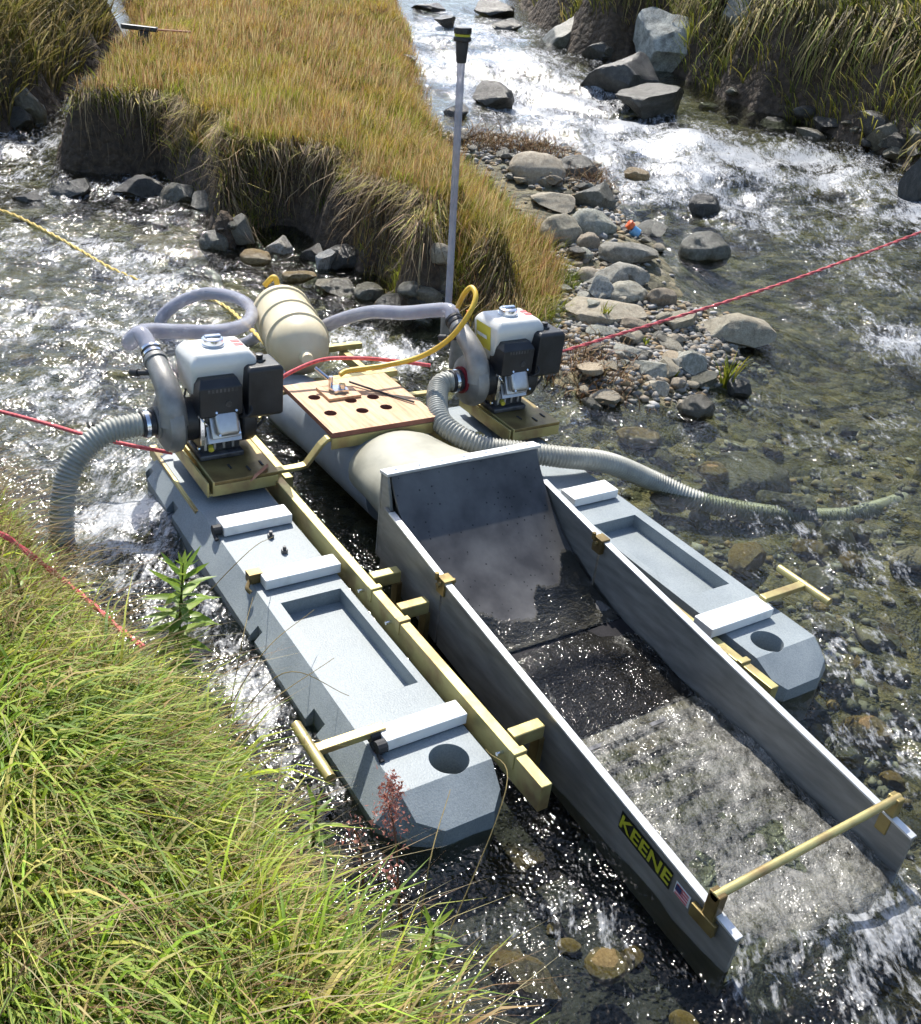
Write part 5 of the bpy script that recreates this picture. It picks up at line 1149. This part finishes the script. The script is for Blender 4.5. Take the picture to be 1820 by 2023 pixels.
blades('near_bank_grass', np.c_[x, y, z - .01], H, RNG.uniform(.0025, .0065, n), unit(ang), RNG.uniform(.3, 1.5, n) * (.6 + .4 * smooth(0, .3, s)), c1 * .28, c1, 'tangled green and straw grass on the near bank', .45)
Q = sample_poly(NEAR, 17000, .0, .3, NB); x, y, s, ww = Q.T; n = len(x); f = field(x, y, 4.5, 31.); k = f > -.05; x, y, s, f = x[k], y[k], s[k], f[k]; n = len(x)
c1 = pal_pick(n, [(.26, .36, .03), (.38, .45, .05), (.16, .26, .03), (.46, .44, .08)], [4, 3, 3, 1.5])
ang = .6 + 3.0 * field(x, y, 3.0, 41.) + RNG.normal(0, .6, n)
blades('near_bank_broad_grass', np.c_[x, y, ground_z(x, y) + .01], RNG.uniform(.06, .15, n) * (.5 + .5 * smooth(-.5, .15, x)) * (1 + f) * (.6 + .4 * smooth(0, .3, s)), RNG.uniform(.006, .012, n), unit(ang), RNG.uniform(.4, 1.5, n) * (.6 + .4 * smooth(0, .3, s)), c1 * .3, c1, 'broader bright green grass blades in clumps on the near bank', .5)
Q = sample_poly(NEAR, 4200, .0, .2, NB); x, y, s, ww = Q.T; n = len(x)
c1 = pal_pick(n, [(.42, .33, .15), (.34, .22, .10), (.26, .15, .08), (.48, .42, .22)], [3, 2, 2, 2])
blades('near_bank_stems', np.c_[x, y, ground_z(x, y)], RNG.uniform(.10, .24, n), RNG.uniform(.0018, .003, n), unit(.5 + RNG.normal(0, .8, n)), RNG.uniform(.3, 1.6, n), c1 * .7, c1, 'thin straw stems leaning out of the near bank', .25)

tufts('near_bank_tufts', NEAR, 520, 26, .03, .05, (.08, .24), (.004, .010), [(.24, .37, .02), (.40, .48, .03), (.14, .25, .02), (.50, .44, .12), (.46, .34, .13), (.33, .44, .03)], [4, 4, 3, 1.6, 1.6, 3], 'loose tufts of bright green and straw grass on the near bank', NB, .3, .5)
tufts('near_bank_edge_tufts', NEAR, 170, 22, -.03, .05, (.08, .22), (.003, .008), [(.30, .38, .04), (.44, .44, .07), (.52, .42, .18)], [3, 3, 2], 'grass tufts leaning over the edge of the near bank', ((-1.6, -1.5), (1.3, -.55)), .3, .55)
# ------------------------------------------------------------------ single plants and small things
def leaf_geo(L, Wd, bend, n=5):
    V = []; F = []
    for i in range(n):
        t = i / (n - 1); w = Wd * math.sin(math.pi * min(1, .12 + .88 * t)) ** .8 * (1 - t * .25); z = bend * t * t * L
        V += [(L * t, -w / 2, z + .12 * w), (L * t, 0, z), (L * t, w / 2, z + .12 * w)]
    for i in range(n - 1):
        k = 3 * i; F += [(k, k + 3, k + 4, k + 1), (k + 1, k + 4, k + 5, k + 2)]
    return V, F
_leafcache = {}
def leaf_mesh(L, Wd, bend, col):
    key = (round(L, 3), round(Wd, 3), round(bend, 2), col)
    if key not in _leafcache:
        V, F = leaf_geo(L, Wd, bend); me = bpy.data.meshes.new('leaf'); me.from_pydata(V, [], F)
        a = me.attributes.new('tint', 'FLOAT_COLOR', 'POINT'); a.data.foreach_set('color', np.tile(np.r_[col, 1.0], (len(V), 1)).astype(np.float32).ravel())
        me.polygons.foreach_set('use_smooth', np.ones(len(me.polygons), bool)); me.materials.append(MATS['leaf']); _leafcache[key] = me
    return _leafcache[key]
def leafy(base, top, nl, L, label, cols, taper=.55, name='leafy_plant', wd=.20):
    base = Vector(base); top = Vector(top); t = thing(name, label, 'plant', base)
    d = top - base
    o = MB().tube(curve([(0, 0, 0), tuple(d * .5 + Vector((.006, 0, 0))), tuple(d)], 5), [.0035] * 8 + [.0025, .002, .0015], 8).build('stem', 'leaf', t, sm=True)
    a = o.data.attributes.new('tint', 'FLOAT_COLOR', 'POINT'); a.data.foreach_set('color', np.tile(np.array([.10, .13, .02, 1], np.float32), (len(o.data.vertices), 1)).ravel())
    for i in range(nl):
        q = .12 + .88 * i / (nl - 1); az = i * 2.4; l = L * (1 - taper * abs(q - .55) * 1.2) * (.55 if q > .96 else 1); ele = (-.15 + .9 * q ** 2)
        me = leaf_mesh(round(l, 2), round(l * wd, 3), -.25 if q < .8 else .1, cols[i % len(cols)])
        o = bpy.data.objects.new('leaf', me); C.objects.link(o); o.parent = t; o.location = d * q
        o.rotation_euler = (random.uniform(-.3, .3), -ele, az + random.uniform(-.2, .2))
    return t
GC = [(.17, .27, .03), (.22, .33, .035), (.12, .21, .025), (.26, .36, .05)]
b_ = atg(345, 1345); tp = np.array(bz(362, 1112, b_[2] + .33))
leafy(b_, tp, 54, .105, 'tall bright green leafy plant at the edge of the near bank', GC, wd=.24)
for (px, py, h, nl, L, lab) in ((340, 1470, .10, 18, .07, 'low green leafy plant right of the tall leafy plant'), (120, 1500, .12, 18, .07, 'green leafy plant at the left side of the near bank'),
                              (610, 1720, .12, 20, .07, 'yellow green leafy plant at the water edge near the pontoon tip'), (840, 1930, .12, 22, .06, 'green leafy plant at the lower corner of the near bank'),
                              (430, 1590, .10, 18, .07, 'small green leafy plant in the middle of the near bank'), (300, 1940, .08, 18, .06, 'bright green leafy plant at the bottom of the near bank'), (60, 1240, .10, 16, .06, 'green leafy plant below the red rope on the near bank'), (200, 1640, .10, 20, .06, 'green leafy weed in the middle left of the near bank grass'), (560, 1870, .10, 20, .06, 'green leafy weed near the bottom middle of the near bank'), (90, 1800, .10, 20, .06, 'green leafy weed at the lower left picture edge'), (420, 1760, .09, 18, .055, 'green leafy weed right of the orange flower'), (250, 1400, .09, 18, .055, 'green leafy weed left of the tall leafy plant'), (700, 1960, .09, 18, .055, 'green leafy weed at the bottom right of the near bank')):
    p = atg(px, py); leafy(p, (p[0] + random.uniform(-.02, .02), p[1] + random.uniform(-.02, .02), p[2] + h + .06), nl, L, lab, GC, wd=.22)
# sprigs on the gravel bar
for (px, py, hpx, lab) in ((1432, 768, 70, 'yellow green grass sprig between stones at the tip of the gravel bar'), (1188, 640, 46, 'small green sprig in front of the boulder pile'), (1330, 752, 26, 'short green tuft among the gravel bar stones'), (1268, 682, 22, 'tiny grass tuft on the gravel below the red rope')):
    p = atg(px, py); dep = (CR @ p + CT)[2]; h = hpx * dep / FPX * 1.1; nb = 26
    t = thing('grass_sprig', lab, 'plant', tuple(p))
    a = RNG.uniform(0, 6.3, nb); c1 = pal_pick(nb, [(.30, .30, .03), (.20, .24, .03)], [2, 1])
    blades('blades', np.c_[RNG.normal(0, .012, nb), RNG.normal(0, .012, nb), np.full(nb, -.01)], RNG.uniform(.5, 1.05, nb) * h, RNG.uniform(.006, .012, nb), unit(a), RNG.uniform(.1, .5, nb), c1 * .6, c1, None, 0, 'grass_blade', 'stuff', t)
# dead brown plant mats on the bar
for (px, py, nb, hh, lab) in ((1150, 725, 420, .10, 'brown dead grass tuft close to the right engine'), (1060, 300, 300, .16, 'pinkish brown dead plants on the island shore'), (1150, 350, 300, .16, 'dead brown plants draped on the shore rocks'), (960, 290, 300, .18, 'rusty dry plants at the grass edge behind the clear pipe')):
    p = atg(px, py); a = RNG.uniform(0, 6.3, nb); c1 = pal_pick(nb, [(.26, .15, .07), (.34, .22, .12), (.20, .10, .05), (.36, .27, .13)], [3, 3, 2, 2])
    t = thing('dead_plant', lab, 'plant', tuple(p)); xx = RNG.normal(0, .16, nb); yy = RNG.normal(0, .12, nb)
    blades('dry_stalks', np.c_[xx, yy, ground_z(p[0] + xx, p[1] + yy) - p[2]], RNG.uniform(.4, 1, nb) * hh, RNG.uniform(.003, .007, nb), unit(a), RNG.uniform(.3, 1.6, nb), c1 * .6, c1, None, .3, 'dry_root', 'stuff', t)
# red-brown dock heads leaning over the near pontoon
def dock(px, py, basepx, lab, hgt, n=150, spread=.028):
    b = atg(*basepx); tpp = np.array(bz(px, py, .26)); t = thing('dock_plant', lab, 'plant', tuple(b)); d = tpp - b
    o = MB().tube(curve([(0, 0, 0), tuple(d * .5 + np.array([0, 0, .06])), tuple(d)], 6), .0022, 6).build('stem', 'leaf', t); a = o.data.attributes.new('tint', 'FLOAT_COLOR', 'POINT'); a.data.foreach_set('color', np.tile(np.array([.2, .1, .05, 1], np.float32), (len(o.data.vertices), 1)).ravel())
    q = RNG.random(n); pos = d * (1 - .22 * q)[:, None] + RNG.normal(0, 1, (n, 3)) * (spread * (.35 + .8 * q))[:, None] * [1, 1, .9]
    pos[:, 2] += hgt * (1 - q); V = []; F = []
    for i, c in enumerate(pos):
        r = RNG.normal(size=(3, 3)) * .0036; V += [c + r[0], c + r[1], c + r[2]]; F.append((3 * i, 3 * i + 1, 3 * i + 2))
    c1 = pal_pick(n, [(.50, .22, .17), (.38, .15, .12), (.56, .30, .22)], [2, 2, 1]); T = np.c_[np.repeat(c1, 3, 0), np.ones(3 * n)]
    tag(mesh_np('seed_head', np.array(V), np.array(F), 'leaf', t, False, {'tint': ('FLOAT_COLOR', T)}), kind='stuff')
dock(768, 1585, (790, 1850), 'red-brown dock seed head in front of the near pontoon tip', .07, 520, .022)
dock(700, 1640, (720, 1800), 'smaller reddish seed head left of the dock seed head', .03, 60, .02)
dock(760, 1720, (800, 1870), 'pale pink seed head just below the dock seed head', .02, 60, .018)
# long stems arching across the pontoon
for i, (b, m_, e) in enumerate((((430, 1440), (520, 1290), (620, 1205)), ((440, 1460), (560, 1330), (690, 1375)), ((460, 1500), (520, 1400), (660, 1300)), ((300, 1290), (480, 1100), (540, 1060)), ((820, 1900), (850, 1700), (890, 1560)), ((860, 1910), (1000, 1560), (960, 1480)), ((440, 1480), (480, 1260), (500, 1180)))):
    p0 = atg(*b); p1 = np.array(bz(*m_, .34)); p2 = np.array(bz(*e, .27)); pts = curve([tuple(p0), tuple(p1), tuple(p2)], 8); n = len(pts)
    o = MB().tube(pts, [.0016 * (1 - .6 * j / n) for j in range(n)], 5).build('tall_grass', 'leaf', None); a = o.data.attributes.new('tint', 'FLOAT_COLOR', 'POINT'); a.data.foreach_set('color', np.tile(np.array([.34, .27, .12, 1], np.float32), (len(o.data.vertices), 1)).ravel())
    tag(o, ['long dry grass stalk arching over the near recess', 'long dry grass stalk reaching towards the near lifting handle', 'dry grass stalk crossing the middle of the near pontoon', 'dry grass stalk by the two bolts of the near pontoon', 'dry grass stalk in front of the near pontoon tip', 'long dry grass stalk leaning to the round hole of the near pontoon', 'upright dry grass stalk left of the near recess'][i], 'grass', 'grass stalks over the near pontoon')
# orange flower
p = atg(335, 1795); fl_t = thing('orange_flower', 'small orange flower in the grass of the near bank', 'flower', (p[0], p[1], p[2] + .07))
for k in range(8):
    o = bpy.data.objects.new('petal', leaf_mesh(.022, .012, .15, (.75, .30, .01))); C.objects.link(o); o.parent = fl_t; o.rotation_euler = (0, -.35, k * math.pi / 4)
MB().cyl((0, 0, -.1), (0, 0, .002), .0016, 6).build('stem', 'bag_orange', fl_t)
# plastic bottle on the shore
p = atg(1250, 466); bo = thing('plastic_bottle', 'small blue plastic bottle with orange cap at the shore of the right channel', 'bottle', (p[0], p[1], p[2] + .03)); bo.rotation_euler = (0, .5, VIEW_R)
MB().tube([(-.02, 0, 0), (-.018, 0, 0), (.035, 0, 0), (.04, 0, 0)], [.012, .034, .034, .025], 16).build('body', 'blue_plastic', bo, sm=True)
MB().tube([(-.06, 0, .02), (-.055, 0, .02), (-.025, 0, .012), (-.02, 0, .01)], [.02, .028, .028, .018], 16).build('cap', 'orange', bo, sm=True)
# tool left in the island grass
p = atg(283, 96); p = np.array([p[0], p[1], p[2] + .13]); tl = thing('hand_tool', 'black-headed tool with thin brown handle lying on the island grass', 'tool', tuple(p)); tl.rotation_euler = (0, 0, VIEW_R)
MB().box((-.16, -.03, 0), (.12, .03, .035)).build('head', 'black_plastic', tl, .008); MB().box((-.03, -.025, -.10), (.05, .025, -.001)).build('socket', 'black_plastic', tl, .008)
MB().cyl((.12, 0, .018), (.38, 0, .03), .008, 8).build('handle', 'bag_orange', tl, sm=True)
# red rope on the near bank
_rb = [on_bank(a, b, .15) for a, b in ((-30, 1040), (20, 1065), (68, 1102), (130, 1150), (190, 1200), (240, 1245), (285, 1280))]
rope('bank_rope', _rb, .0062, 'rope_red', 'pale red rope lying over the grass of the near bank', 'red ropes', 20)
# dried leaf caught on the near engine plate
p = bz(515, 940, .25)
lf = MB().add([(p[0] - .05, p[1] + .045, .262), (p[0] - .01, p[1] + .03, .272), (p[0] + .03, p[1] - .03, .262), (p[0] + .035, p[1] - .05, .255), (p[0] + .0, p[1] - .02, .258), (p[0] - .03, p[1] + .02, .262)], [(0, 1, 5), (1, 4, 5), (1, 2, 4), (2, 3, 4)]).build('dried_leaf', 'bag_orange', None)
tag(lf, 'curled orange-brown dried leaf on the plate of the left engine', 'leaf')
